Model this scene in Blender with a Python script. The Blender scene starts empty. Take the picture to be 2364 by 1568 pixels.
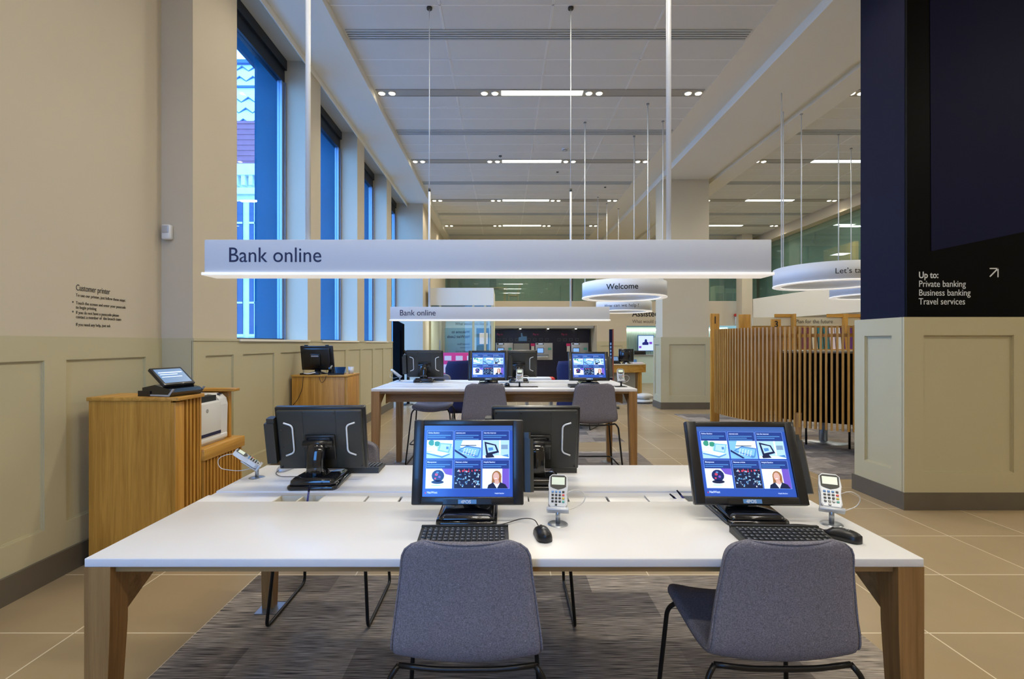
import bpy, bmesh, math, random
from mathutils import Vector, Matrix
R = math.radians
PI = math.pi
random.seed(7)
sc = bpy.context.scene
COL = sc.collection

# ------------------------------------------------------------------ camera, world, exposure
H = 1.42                       # eye height
cam_d = bpy.data.cameras.new('camera')
cam_d.sensor_fit = 'HORIZONTAL'; cam_d.sensor_width = 36.0
cam_d.lens = 1116.0 / 2364 * 36.0
cam_d.shift_x = (1182 - 1164) / 2364
cam_d.shift_y = (793 - 784) / 2364
cam_d.clip_start = 0.05; cam_d.clip_end = 200
cam = bpy.data.objects.new('camera', cam_d)
cam.location = (0, 0, H); cam.rotation_euler = (PI/2, 0, 0)
COL.objects.link(cam); sc.camera = cam

world = bpy.data.worlds.new('dusk_sky'); sc.world = world
world.use_nodes = True
bg = world.node_tree.nodes['Background']
bg.inputs[0].default_value = (0.34, 0.60, 1.0, 1)
bg.inputs[1].default_value = 9.5

sc.view_settings.view_transform = 'Standard'
sc.view_settings.look = 'None'
sc.view_settings.gamma = 1.0
sc.view_settings.use_curve_mapping = False
sc.view_settings.exposure = 0.0
sc.cycles.use_denoising = True
sc.cycles.max_bounces = 7
sc.cycles.diffuse_bounces = 4
sc.cycles.glossy_bounces = 3
sc.cycles.transparent_max_bounces = 12
sc.cycles.transmission_bounces = 3
sc.cycles.caustics_reflective = False
sc.cycles.caustics_refractive = False
sc.cycles.sample_clamp_indirect = 4.0

AREA_W = 39.0      # linear ceiling light
SPOT_W = 34.0      # one pair of ceiling spots
WARM = (1.0, 0.92, 0.77)

# ------------------------------------------------------------------ materials
def lin(c):
    c = c / 255.0
    return c / 12.92 if c <= 0.04045 else ((c + 0.055) / 1.055) ** 2.4
def L(c): return (lin(c[0]), lin(c[1]), lin(c[2]), 1.0)
MATS = {}
def mat(name, col, rough=0.5, metal=0.0, emit=0.0, spec=0.5, coat=0.0, var=0.0, vscale=8.0, bump=0.0):
    m = bpy.data.materials.new(name); m.use_nodes = True
    nt = m.node_tree; p = nt.nodes['Principled BSDF']
    p.inputs['Base Color'].default_value = L(col)
    p.inputs['Roughness'].default_value = rough
    p.inputs['Metallic'].default_value = metal
    p.inputs['Specular IOR Level'].default_value = spec
    p.inputs['Coat Weight'].default_value = coat
    if emit:
        p.inputs['Emission Color'].default_value = L(col)
        p.inputs['Emission Strength'].default_value = emit
    if var or bump:
        tc = nt.nodes.new('ShaderNodeTexCoord'); no = nt.nodes.new('ShaderNodeTexNoise')
        no.inputs['Scale'].default_value = vscale; no.inputs['Detail'].default_value = 4
        nt.links.new(tc.outputs['Object'], no.inputs['Vector'])
        if var:
            mx = nt.nodes.new('ShaderNodeMix'); mx.data_type = 'RGBA'
            mx.inputs[6].default_value = L([c * (1 - var) for c in col])
            mx.inputs[7].default_value = L([min(255, c * (1 + var)) for c in col])
            nt.links.new(no.outputs['Fac'], mx.inputs[0])
            nt.links.new(mx.outputs[2], p.inputs['Base Color'])
        if bump:
            b = nt.nodes.new('ShaderNodeBump'); b.inputs['Strength'].default_value = bump
            b.inputs['Distance'].default_value = 0.002
            nt.links.new(no.outputs['Fac'], b.inputs['Height'])
            nt.links.new(b.outputs['Normal'], p.inputs['Normal'])
    MATS[name] = m
    return m
def wood(name, c1, c2, grain='Z', rough=0.42):
    m = mat(name, c1, rough); nt = m.node_tree; p = nt.nodes['Principled BSDF']
    tc = nt.nodes.new('ShaderNodeTexCoord'); mp = nt.nodes.new('ShaderNodeMapping')
    s = {'X': (1.2, 26, 26), 'Y': (26, 1.2, 26), 'Z': (26, 26, 1.2)}[grain]
    mp.inputs['Scale'].default_value = s
    nt.links.new(tc.outputs['Object'], mp.inputs['Vector'])
    n1 = nt.nodes.new('ShaderNodeTexNoise'); n1.inputs['Scale'].default_value = 1.0
    n1.inputs['Detail'].default_value = 6; n1.inputs['Distortion'].default_value = 0.9
    n2 = nt.nodes.new('ShaderNodeTexNoise'); n2.inputs['Scale'].default_value = 6.0; n2.inputs['Detail'].default_value = 3
    for n in (n1, n2): nt.links.new(mp.outputs[0], n.inputs['Vector'])
    ad = nt.nodes.new('ShaderNodeMath'); ad.operation = 'MULTIPLY_ADD'
    ad.inputs[1].default_value = 0.35
    nt.links.new(n2.outputs['Fac'], ad.inputs[0]); nt.links.new(n1.outputs['Fac'], ad.inputs[2])
    cr = nt.nodes.new('ShaderNodeValToRGB')
    cr.color_ramp.elements[0].position = 0.45; cr.color_ramp.elements[0].color = L(c2)
    cr.color_ramp.elements[1].position = 0.85; cr.color_ramp.elements[1].color = L(c1)
    nt.links.new(ad.outputs[0], cr.inputs[0]); nt.links.new(cr.outputs[0], p.inputs['Base Color'])
    return m
def glass(name, tint, gloss=0.10, rough=0.0, extra=None):
    m = bpy.data.materials.new(name); m.use_nodes = True
    nt = m.node_tree; nt.nodes.clear()
    out = nt.nodes.new('ShaderNodeOutputMaterial'); mix = nt.nodes.new('ShaderNodeMixShader')
    tr = nt.nodes.new('ShaderNodeBsdfTransparent'); tr.inputs[0].default_value = tint + (1,)
    gl = nt.nodes.new('ShaderNodeBsdfGlossy'); gl.inputs['Roughness'].default_value = rough
    gl.inputs[0].default_value = (0.9, 0.95, 1, 1)
    lw = nt.nodes.new('ShaderNodeLayerWeight'); lw.inputs[0].default_value = 0.3
    mu = nt.nodes.new('ShaderNodeMath'); mu.operation = 'MULTIPLY_ADD'
    mu.inputs[1].default_value = gloss * 2.0; mu.inputs[2].default_value = gloss * 0.5
    nt.links.new(lw.outputs['Facing'], mu.inputs[0]); nt.links.new(mu.outputs[0], mix.inputs[0])
    nt.links.new(tr.outputs[0], mix.inputs[1]); nt.links.new(gl.outputs[0], mix.inputs[2])
    last = mix
    if extra:
        df = nt.nodes.new('ShaderNodeBsdfDiffuse'); df.inputs[0].default_value = L(extra[0])
        m2 = nt.nodes.new('ShaderNodeMixShader'); m2.inputs[0].default_value = extra[1]
        nt.links.new(mix.outputs[0], m2.inputs[1]); nt.links.new(df.outputs[0], m2.inputs[2]); last = m2
    nt.links.new(last.outputs[0], out.inputs[0])
    MATS[name] = m
    return m

M_wall = mat('wall_paint', (203, 191, 167), 0.85, var=0.02, vscale=1.5)
M_panel = mat('paneling_paint', (190, 181, 146), 0.6, var=0.015, vscale=2)
M_col = mat('pillar_paint', (203, 192, 165), 0.7, var=0.015, vscale=2)
M_base = mat('baseboard_tile', (98, 90, 76), 0.45, var=0.06, vscale=6)
M_white = mat('white_plaster', (236, 231, 216), 0.75)
M_ceilp = mat('ceiling_panel', (222, 220, 214), 0.5, var=0.015, vscale=3)
M_ceilb = mat('ceiling_bar', (246, 244, 240), 0.5)
M_dark = mat('slot_dark', (28, 32, 34), 0.7)
M_slotm = mat('vent_metal', (196, 200, 198), 0.5)
M_barg = mat('light_bar_housing', (172, 168, 158), 0.5)
M_lamp = mat('lamp_lens', (255, 246, 226), 0.4, emit=9.0)
M_tube = mat('lamp_tube', (250, 255, 246), 0.4, emit=5.0)
M_signlit = mat('sign_diffuser', (250, 246, 240), 0.4, emit=0.5)
M_sign = mat('sign_white', (212, 216, 222), 0.5)
M_navy = mat('navy_lettering', (28, 34, 72), 0.6)
M_blk = mat('black_lettering', (24, 24, 28), 0.6)
M_greytxt = mat('grey_lettering', (70, 66, 60), 0.6)
M_whitetxt = mat('white_lettering', (225, 230, 235), 0.6)
M_oak = wood('oak_vertical', (208, 154, 66), (166, 114, 36), 'Z')
M_oakx = wood('oak_horizontal', (212, 160, 74), (172, 122, 42), 'X')
M_oaky = wood('oak_depthwise', (212, 160, 74), (172, 122, 42), 'Y')
M_leg = wood('table_leg_oak', (164, 124, 74), (126, 90, 48), 'Z')
M_legx = wood('table_rail_oak', (176, 138, 88), (136, 102, 58), 'X')
M_top = mat('white_stone_top', (232, 231, 230), 0.28, var=0.012, vscale=5, spec=0.4)
M_tray = mat('tray_cream', (214, 208, 190), 0.5)
M_metal = mat('brushed_metal', (170, 175, 182), 0.32, 0.9)
M_chrome = mat('chrome', (225, 225, 225), 0.12, 1.0)
M_silver = mat('silver_plastic', (186, 190, 196), 0.35, 0.35)
M_blackp = mat('black_plastic', (22, 23, 26), 0.32, coat=0.2)
M_gloss = mat('gloss_black', (14, 16, 22), 0.12, coat=0.6)
M_char = mat('charcoal_plastic', (50, 50, 45), 0.42, var=0.05, vscale=40)
M_key = mat('key_caps', (52, 54, 56), 0.45)
M_keyhi = mat('key_legends', (168, 172, 176), 0.5)
M_blacks = mat('black_steel', (20, 20, 22), 0.35, 0.2)
M_whitep = mat('white_plastic', (226, 227, 226), 0.4)
M_greyp = mat('grey_plastic', (150, 152, 150), 0.45)
M_bluek = mat('blue_key', (96, 150, 205), 0.4)
M_redk = mat('red_key', (226, 82, 72), 0.4)
M_yelk = mat('yellow_key', (222, 196, 60), 0.4)
M_grnk = mat('green_key', (84, 178, 158), 0.4)
M_lcd = mat('lcd_panel', (216, 226, 204), 0.2, emit=0.25)
M_navyf = mat('navy_fabric', (14, 19, 62), 0.9, var=0.15, vscale=60)
M_navyp = mat('navy_panel', (17, 18, 40), 0.7, spec=0.15)
M_navyg = mat('navy_graphic', (11, 15, 52), 0.6, spec=0.15)
M_blackpan = mat('black_sign_panel', (3, 3, 5), 0.5, spec=0.08)
M_atm = mat('machine_navy', (12, 17, 48), 0.3, coat=0.1)
M_pink = mat('pink_paper', (226, 58, 128), 0.6)
M_pale = mat('pale_paper', (236, 220, 226), 0.6)
M_red = mat('red_plastic', (205, 40, 36), 0.4)
M_orange = mat('orange_edge', (150, 78, 50), 0.5)
M_blueglow = mat('panel_blue_glow', (120, 170, 235), 0.4, emit=0.9)
M_blueout = mat('blue_stone_panel', (0, 84, 112), 0.8, spec=0.1, var=0.12, vscale=1.2)
M_stone = mat('pale_stone', (232, 226, 214), 0.8, var=0.1, vscale=3)
M_slate = mat('pale_slate', (222, 224, 226), 0.6, var=0.06, vscale=2)
M_brickr = mat('red_brick', (150, 90, 96), 0.8, var=0.1, vscale=4)
M_outwin = mat('building_window', (40, 62, 96), 0.2)
M_slateline = mat('slate_edge', (70, 96, 140), 0.7)
M_frame = mat('window_frame', (40, 46, 56), 0.35, 0.4)
M_framel = mat('window_frame_light', (150, 165, 190), 0.35, 0.5)
M_cableg = mat('grey_cable', (40, 40, 42), 0.5)
M_cablew = mat('white_cable', (215, 212, 205), 0.45)
M_screen_dim = mat('screen_blue_grey', (104, 134, 170), 0.25, emit=0.55)
M_strip = mat('chrome_lit_white', (240, 240, 236), 0.3)  # chrome strips; the white light they catch is put into the colour
M_icon = mat('dim_pictogram', (92, 98, 110), 0.5)
M_mouse = mat('mouse_black', (20, 21, 24), 0.34)
M_tvcase = mat('matt_black_casing', (9, 9, 10), 0.8, spec=0.05)
M_screen_tv = mat('screen_pale_blue', (196, 214, 255), 0.3, emit=1.0)
M_screen_pv = mat('screen_violet', (120, 70, 190), 0.3, emit=0.8)
M_screen_nv = mat('screen_navy', (30, 40, 130), 0.3, emit=0.5)
M_teal = mat('teal_paper', (52, 116, 118), 0.6)
M_purple = mat('purple_paper', (96, 44, 118), 0.6)
M_maroon = mat('maroon_paper', (110, 50, 60), 0.6)
M_cream = mat('cream_board', (216, 204, 172), 0.6)
M_counter = mat('lit_counter_panel', (206, 226, 214), 0.5)
M_striplit = mat('strip_light', (255, 252, 240), 0.4, emit=3.5)
M_taupe = mat('taupe_panel', (150, 140, 118), 0.6)
M_bag = mat('white_bag', (226, 224, 214), 0.55, bump=0.6, vscale=20)
G_win = glass('window_glass', (0.62, 0.82, 1.0), 0.06)
G_green = glass('green_glass', (0.80, 0.88, 0.845), 0.14, extra=((136, 168, 154), 0.24))
G_lobby = glass('lobby_glass', (0.92, 0.97, 0.96), 0.035, extra=((150, 186, 184), 0.08))
G_frost = glass('frosted_sign_glass', (0.5, 0.62, 0.62), 0.05, extra=((170, 192, 192), 0.85))

def floor_mat():
    m = mat('stone_floor_tile', (176, 152, 112), 0.3, spec=0.45); nt = m.node_tree; p = nt.nodes['Principled BSDF']
    tc = nt.nodes.new('ShaderNodeTexCoord'); mp = nt.nodes.new('ShaderNodeMapping')
    mp.inputs['Location'].default_value = (2.108 + 0.5985 * 20, -2.37 + 0.597 * 20, 0)
    nt.links.new(tc.outputs['Object'], mp.inputs['Vector'])
    br = nt.nodes.new('ShaderNodeTexBrick'); br.offset = 0.0; br.squash = 1.0
    br.inputs['Scale'].default_value = 1.0; br.inputs['Brick Width'].default_value = 0.5985
    br.inputs['Row Height'].default_value = 0.597; br.inputs['Mortar Size'].default_value = 0.0034
    br.inputs['Mortar Smooth'].default_value = 0.0; br.inputs['Bias'].default_value = 0.0
    br.inputs['Color1'].default_value = L((164, 143, 110)); br.inputs['Color2'].default_value = L((157, 137, 104))
    br.inputs['Mortar'].default_value = L((222, 208, 178))
    nt.links.new(mp.outputs[0], br.inputs['Vector'])
    no = nt.nodes.new('ShaderNodeTexNoise'); no.inputs['Scale'].default_value = 2.2; no.inputs['Detail'].default_value = 5
    nt.links.new(tc.outputs['Object'], no.inputs['Vector'])
    hs = nt.nodes.new('ShaderNodeHueSaturation')
    mr = nt.nodes.new('ShaderNodeMapRange'); mr.inputs['To Min'].default_value = 0.86; mr.inputs['To Max'].default_value = 1.12
    nt.links.new(no.outputs['Fac'], mr.inputs['Value']); nt.links.new(mr.outputs[0], hs.inputs['Value'])
    nt.links.new(br.outputs['Color'], hs.inputs['Color']); nt.links.new(hs.outputs[0], p.inputs['Base Color'])
    return m
M_floor = floor_mat()
def carpet_mat():
    m = mat('striped_carpet', (90, 84, 80), 0.95, spec=0.1); nt = m.node_tree; p = nt.nodes['Principled BSDF']
    tc = nt.nodes.new('ShaderNodeTexCoord')
    mp = nt.nodes.new('ShaderNodeMapping'); mp.inputs['Scale'].default_value = (7, 330, 1)
    nt.links.new(tc.outputs['Object'], mp.inputs['Vector'])
    no = nt.nodes.new('ShaderNodeTexNoise'); no.inputs['Scale'].default_value = 1.0; no.inputs['Detail'].default_value = 3
    nt.links.new(mp.outputs[0], no.inputs['Vector'])
    cr = nt.nodes.new('ShaderNodeValToRGB')
    cr.color_ramp.elements[0].position = 0.36; cr.color_ramp.elements[0].color = L((60, 57, 58))
    cr.color_ramp.elements[1].position = 0.68; cr.color_ramp.elements[1].color = L((204, 192, 178))
    nt.links.new(no.outputs['Fac'], cr.inputs[0])
    br = nt.nodes.new('ShaderNodeTexBrick'); br.offset = 0.37; br.offset_frequency = 2
    br.inputs['Scale'].default_value = 1.0; br.inputs['Brick Width'].default_value = 0.5
    br.inputs['Row Height'].default_value = 0.25; br.inputs['Mortar Size'].default_value = 0.0
    br.inputs['Color1'].default_value = (0.50, 0.50, 0.53, 1); br.inputs['Color2'].default_value = (1.2, 1.18, 1.14, 1)
    nt.links.new(tc.outputs['Object'], br.inputs['Vector'])
    mx = nt.nodes.new('ShaderNodeMix'); mx.data_type = 'RGBA'; mx.blend_type = 'MULTIPLY'; mx.inputs[0].default_value = 1.0
    nt.links.new(cr.outputs[0], mx.inputs[6]); nt.links.new(br.outputs['Color'], mx.inputs[7])
    nt.links.new(mx.outputs[2], p.inputs['Base Color'])
    b = nt.nodes.new('ShaderNodeBump'); b.inputs['Strength'].default_value = 0.6; b.inputs['Distance'].default_value = 0.004
    nt.links.new(no.outputs['Fac'], b.inputs['Height']); nt.links.new(b.outputs[0], p.inputs['Normal'])
    return m
M_carpet = carpet_mat()
def fabric_mat():
    m = mat('grey_wool_fabric', (124, 122, 134), 0.95, spec=0.15); nt = m.node_tree; p = nt.nodes['Principled BSDF']
    tc = nt.nodes.new('ShaderNodeTexCoord')
    n1 = nt.nodes.new('ShaderNodeTexNoise'); n1.inputs['Scale'].default_value = 260; n1.inputs['Detail'].default_value = 2
    n2 = nt.nodes.new('ShaderNodeTexNoise'); n2.inputs['Scale'].default_value = 230; n2.inputs['Detail'].default_value = 1
    for n in (n1, n2): nt.links.new(tc.outputs['Object'], n.inputs['Vector'])
    cr = nt.nodes.new('ShaderNodeValToRGB')
    cr.color_ramp.elements[0].position = 0.3; cr.color_ramp.elements[0].color = L((106, 104, 112))
    cr.color_ramp.elements[1].position = 0.7; cr.color_ramp.elements[1].color = L((144, 141, 150))
    nt.links.new(n1.outputs['Fac'], cr.inputs[0])
    c2 = nt.nodes.new('ShaderNodeValToRGB')
    c2.color_ramp.elements[0].position = 0.74; c2.color_ramp.elements[0].color = (0, 0, 0, 1)
    c2.color_ramp.elements[1].position = 0.80; c2.color_ramp.elements[1].color = (1, 1, 1, 1)
    nt.links.new(n2.outputs['Fac'], c2.inputs[0])
    mx = nt.nodes.new('ShaderNodeMix'); mx.data_type = 'RGBA'; mx.inputs[7].default_value = L((196, 194, 200))
    nt.links.new(c2.outputs[0], mx.inputs[0]); nt.links.new(cr.outputs[0], mx.inputs[6])
    nt.links.new(mx.outputs[2], p.inputs['Base Color'])
    b = nt.nodes.new('ShaderNodeBump'); b.inputs['Strength'].default_value = 0.35; b.inputs['Distance'].default_value = 0.002
    nt.links.new(n1.outputs['Fac'], b.inputs['Height']); nt.links.new(b.outputs[0], p.inputs['Normal'])
    return m
M_fab = fabric_mat()

# ------------------------------------------------------------------ mesh builder
class MB:
    def __init__(s): s.v = []; s.f = []; s.m = []; s.s = []
    def add(s, vs, fs, mi=0, smooth=False):
        o = len(s.v); s.v += [tuple(v) for v in vs]
        for f in fs:
            s.f.append([i + o for i in f]); s.m.append(mi); s.s.append(smooth)
        return s
    def box(s, x0, y0, z0, x1, y1, z1, mi=0):
        vs = [(x0,y0,z0),(x1,y0,z0),(x1,y1,z0),(x0,y1,z0),(x0,y0,z1),(x1,y0,z1),(x1,y1,z1),(x0,y1,z1)]
        return s.add(vs, [(0,3,2,1),(4,5,6,7),(0,1,5,4),(1,2,6,5),(2,3,7,6),(3,0,4,7)], mi)
    def rbox(s, x0, y0, z0, x1, y1, z1, r=0.004, mi=0, seg=2):
        bm = bmesh.new(); bmesh.ops.create_cube(bm, size=1.0)
        for v in bm.verts:
            v.co = ((x0+x1)/2 + v.co.x*(x1-x0), (y0+y1)/2 + v.co.y*(y1-y0), (z0+z1)/2 + v.co.z*(z1-z0))
        bmesh.ops.bevel(bm, geom=list(bm.edges), offset=r, segments=seg, profile=0.5, affect='EDGES')
        bm.verts.index_update()
        s.add([v.co.copy() for v in bm.verts], [[v.index for v in f.verts] for f in bm.faces], mi, seg > 1)
        bm.free(); return s
    def hexa(s, b, t, mi=0):       # bottom 4 points, top 4 points
        return s.add(list(b) + list(t), [(0,3,2,1),(4,5,6,7),(0,1,5,4),(1,2,6,5),(2,3,7,6),(3,0,4,7)], mi)
    def prism(s, pts, axis, a0, a1, mi=0, smooth=False):
        n = len(pts)
        def P(p, a):
            return {'X': (a, p[0], p[1]), 'Y': (p[0], a, p[1]), 'Z': (p[0], p[1], a)}[axis]
        vs = [P(p, a0) for p in pts] + [P(p, a1) for p in pts]
        s.add(vs, [list(range(n))[::-1], list(range(n, 2*n))], mi)
        o = len(s.v) - 2*n
        for i in range(n):
            j = (i+1) % n
            s.f.append([o+i, o+j, o+n+j, o+n+i]); s.m.append(mi); s.s.append(smooth)
        return s
    def cyl(s, p0, p1, r0, r1=None, n=16, mi=0):
        return s.tube([p0, p1], r0, n, mi, r1)
    def tube(s, pts, r, n=8, mi=0, r1=None, closed=False):
        pts = [Vector(p) for p in pts]; k = len(pts); rings = []
        T = []
        for i in range(k):
            a = pts[i-1] if (i > 0 or closed) else pts[i]
            b = pts[(i+1) % k] if (i < k-1 or closed) else pts[i]
            T.append((b - a).normalized())
        up = Vector((0,0,1)) if abs(T[0].z) < 0.9 else Vector((1,0,0))
        nrm = (up - T[0]*up.dot(T[0])).normalized(); vs = []
        for i in range(k):
            nrm = (nrm - T[i]*nrm.dot(T[i])).normalized(); bi = T[i].cross(nrm)
            rr = r if r1 is None else r + (r1 - r) * i / max(1, k-1)
            for j in range(n):
                a = 2*PI*j/n
                vs.append(pts[i] + (nrm*math.cos(a) + bi*math.sin(a))*rr)
        fs = []
        for i in range(k if closed else k-1):
            i2 = (i+1) % k
            for j in range(n):
                j2 = (j+1) % n
                fs.append((i*n+j, i*n+j2, i2*n+j2, i2*n+j))
        s.add(vs, fs, mi, True)
        if not closed:
            o = len(s.v) - k*n
            s.f.append([o+j for j in range(n)][::-1]); s.m.append(mi); s.s.append(False)
            s.f.append([o+(k-1)*n+j for j in range(n)]); s.m.append(mi); s.s.append(False)
        return s
    def lathe(s, prof, n=32, c=(0,0), mi=0, a0=0.0, a1=2*PI, closed_prof=False, smooth=True):
        full = abs(a1 - a0 - 2*PI) < 1e-6; k = len(prof)
        na = n if full else n+1; vs = []
        for i in range(na):
            a = a0 + (a1-a0)*i/n
            for (r, z) in prof: vs.append((c[0]+r*math.cos(a), c[1]+r*math.sin(a), z))
        fs = []
        for i in range(n):
            i2 = (i+1) % na
            for j in range(k if closed_prof else k-1):
                j2 = (j+1) % k
                fs.append((i*k+j, i2*k+j, i2*k+j2, i*k+j2))
        return s.add(vs, fs, mi, smooth)
    def grid(s, rows, mi=0, smooth=True):
        a = len(rows); b = len(rows[0])
        return s.add([p for r in rows for p in r],
                     [(i*b+j, i*b+j+1, (i+1)*b+j+1, (i+1)*b+j) for i in range(a-1) for j in range(b-1)], mi, smooth)
    def loft(s, rings, mi=0, smooth=True, caps=True):
        k = len(rings); n = len(rings[0])
        s.add([p for r in rings for p in r], [(i*n+j, i*n+(j+1)%n, (i+1)*n+(j+1)%n, (i+1)*n+j) for i in range(k-1) for j in range(n)], mi, smooth)
        if caps:
            o = len(s.v) - k*n
            s.f.append([o+j for j in range(n)][::-1]); s.m.append(mi); s.s.append(smooth)
            s.f.append([o+(k-1)*n+j for j in range(n)]); s.m.append(mi); s.s.append(smooth)
        return s
    def xf(s, M):
        s.v = [tuple(M @ Vector(v)) for v in s.v]; return s
    def build(s, name, mats, parent=None, fix=True):
        me = bpy.data.meshes.new(name); me.from_pydata(s.v, [], s.f)
        if not isinstance(mats, (list, tuple)): mats = [mats]
        for m in mats: me.materials.append(m)
        me.polygons.foreach_set('material_index', s.m); me.polygons.foreach_set('use_smooth', s.s)
        if fix:
            bm = bmesh.new(); bm.from_mesh(me); bmesh.ops.recalc_face_normals(bm, faces=bm.faces); bm.to_mesh(me); bm.free()
        me.update()
        o = bpy.data.objects.new(name, me); COL.objects.link(o)
        if parent: o.parent = parent
        return o

def fillet(pts, r, n=5):
    pts = [Vector(p) for p in pts]; out = [pts[0]]
    for i in range(1, len(pts)-1):
        a, b, c = pts[i-1], pts[i], pts[i+1]
        d1 = (a-b); d2 = (c-b); q = min(r, d1.length*0.49, d2.length*0.49)
        p1 = b + d1.normalized()*q; p2 = b + d2.normalized()*q
        for k in range(n+1):
            t = k/n; out.append(p1*(1-t)**2 + b*2*t*(1-t) + p2*t*t)
    out.append(pts[-1]); return out

def tag(o, label=None, cat=None, group=None, kind=None):
    if label: o['label'] = label
    if cat: o['category'] = cat
    if group: o['group'] = group
    if kind: o['kind'] = kind
    return o
def thing(name, label, cat, loc=(0,0,0), rz=0.0, group=None):
    o = bpy.data.objects.new(name, None); COL.objects.link(o)
    o.empty_display_size = 0.05
    o.location = loc; o.rotation_euler = (0, 0, rz)
    return tag(o, label, cat, group)
def struct(mb, name, mats, parent=None):
    o = mb.build(name, mats, parent)
    if not parent: o['kind'] = 'structure'
    return o
def copy_tree(o, parent=None):
    c = o.copy(); COL.objects.link(c)
    if parent: c.parent = parent
    for ch in list(o.children): copy_tree(ch, c)
    return c
def dup(root, loc, rz=0.0, label=None, group=None):
    c = copy_tree(root); c.location = loc; c.rotation_euler = (0, 0, rz)
    if label: c['label'] = label
    if group: c['group'] = group
    return c

def text_pts(body, size, bold=0.0, align='LEFT', spacing=1.0, ext=0.0006):
    cu = bpy.data.curves.new('lettering', 'FONT'); cu.body = body; cu.size = size
    cu.align_x = align; cu.extrude = ext; cu.offset = bold*size; cu.space_line = spacing; cu.resolution_u = 4
    ob = bpy.data.objects.new('lettering', cu); me = ob.to_mesh()
    vs = [v.co.copy() for v in me.vertices]; fs = [list(p.vertices) for p in me.polygons]
    ob.to_mesh_clear(); bpy.data.objects.remove(ob); bpy.data.curves.remove(cu)
    return vs, fs
def text(body, size, m, parent, org, xd=(1,0,0), yd=(0,0,1), bold=0.0, align='LEFT', name='lettering', spacing=1.0, sx=1.0, mirror=False, bend=None):
    """org: baseline start, xd: reading direction, yd: up"""
    vs, fs = text_pts(body, size, bold, align, spacing)
    xd = Vector(xd).normalized(); yd = Vector(yd).normalized(); nd = xd.cross(yd); o = Vector(org)
    mb = MB()
    if bend:   # (cx, cy, radius, mid angle): lay the line round a drum
        cx, cy, rad, am = bend
        pts = []
        for v in vs:
            a = am + v.x*sx/rad; rr = rad + v.z
            pts.append((cx + rr*math.cos(a), cy + rr*math.sin(a), org[2] + v.y))
    else:
        pts = [o + xd*(v.x*sx*(-1 if mirror else 1)) + yd*v.y + nd*v.z for v in vs]
    mb.add(pts, fs)
    return mb.build(name, m, parent, fix=False)

def X(px, Y): return (px - 1164) / 1116.0 * Y
def Z(py, Y): return H + (793 - py) / 1116.0 * Y

# ------------------------------------------------------------------ the room shell
CEIL = 5.09
f = MB(); f.box(-3.2, -2.3, -0.2, 9.4, 21.4, 0.0); struct(f, 'floor', M_floor)

def wains(mb, axis, c, n, a0, a1, z0, z1, panels, pz0, pz1, d=0.016):
    """raised frame of rails and stiles round sunk panels, on the plane axis = c facing n"""
    def bx(u0, u1, w0, w1, dd):
        if u1 - u0 < 1e-4: return
        lo, hi = sorted((c, c + n*dd))
        if axis == 'X': mb.box(lo, u0, w0, hi, u1, w1)
        else: mb.box(u0, lo, w0, u1, hi, w1)
    bx(a0, a1, z0, z1, 0.003); bx(a0, a1, pz1, z1, d); bx(a0, a1, z0, pz0, d)
    u = a0
    for p0, p1 in panels:
        bx(u, p0, pz0, pz1, d); u = p1
        q = 0.006
        for k in range(2):      # stepped edge
            t = d*(0.66 - 0.33*k); e0 = q*k; e1 = q*(k+1)
            bx(p0+e0, p0+e1, pz0+e0, pz1-e0, t); bx(p1-e1, p1-e0, pz0+e0, pz1-e0, t)
            bx(p0+e1, p1-e1, pz0+e0, pz0+e1, t); bx(p0+e1, p1-e1, pz1-e1, pz1-e0, t)
    bx(u, a1, pz0, pz1, d)

XA, XW, XG = -2.73, -2.48, -2.80     # near wall plane, window wall plane, glass plane
WIN = [(4.486, 6.10), (6.53, 8.16), (8.57, 10.20), (10.62, 12.30)]
w = MB()
w.box(-3.0, -4.0, 0, XA, 3.85, CEIL)
w.box(-3.0, 3.85, 0, XW, 4.486, CEIL)                     # first pier
for (a, b) in ((6.10, 6.53), (8.16, 8.57), (10.20, 10.62)): w.box(-2.86, a, 1.44, XW, b, CEIL)
w.box(-3.0, 4.486, 0, XW, 10.69, 1.44)                    # under the windows
w.box(-3.0, 4.486, 4.985, XW, 12.3, CEIL)                 # lintel
w.box(-3.2, 12.30, 0, -2.07, 17.0, CEIL)                  # deep pier before the lobby
struct(w, 'wall_left', M_wall)
w = MB()                                                 # outer stone fins between the windows
for (a, b) in ((3.6, 4.40), (6.12, 6.50), (8.18, 8.55), (10.22, 10.6), (12.3, 12.9)): w.box(-3.16, a, 0, -2.862, b, 5.3)
w.box(-3.3, 3.6, 5.05, -2.862, 13, 5.6)
struct(w, 'wall_outside_fins', M_blueout)
p = MB()
wains(p, 'X', XA, 1, -4.0, 3.848, 0.15, 1.462, [(-0.1, 0.56), (0.66, 1.32), (1.43, 2.10), (2.20, 2.853), (2.996, 3.66)], 0.315, 1.318)
wains(p, 'Y', 3.85, -1, XA, XW, 0.15, 1.462, [], 0.315, 1.318)
wains(p, 'X', XW, 1, 3.834, 10.69, 0.15, 1.455, [(3.99, 4.40)] + [(4.56 + 0.776*k, 5.18 + 0.776*k) for k in range(8)], 0.315, 1.318)
p.box(XW, 3.829, 1.44, XW + 0.022, 10.69, 1.462)
struct(p, 'wall_left_paneling', M_panel)
p = MB(); p.box(XA, -4, 0, XA+0.035, 3.85, 0.15); p.box(XA+0.035, 3.815, 0, XW+0.035, 3.85, 0.15); p.box(XW, 3.85, 0, XW+0.035, 10.69, 0.15)
struct(p, 'baseboard_left', M_base)
p = MB(); p.box(XW, 3.86, 4.985, -1.89, 17.0, CEIL+0.02); p.box(XA, -4, 4.985, -1.89, 3.86, CEIL+0.02)
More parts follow.
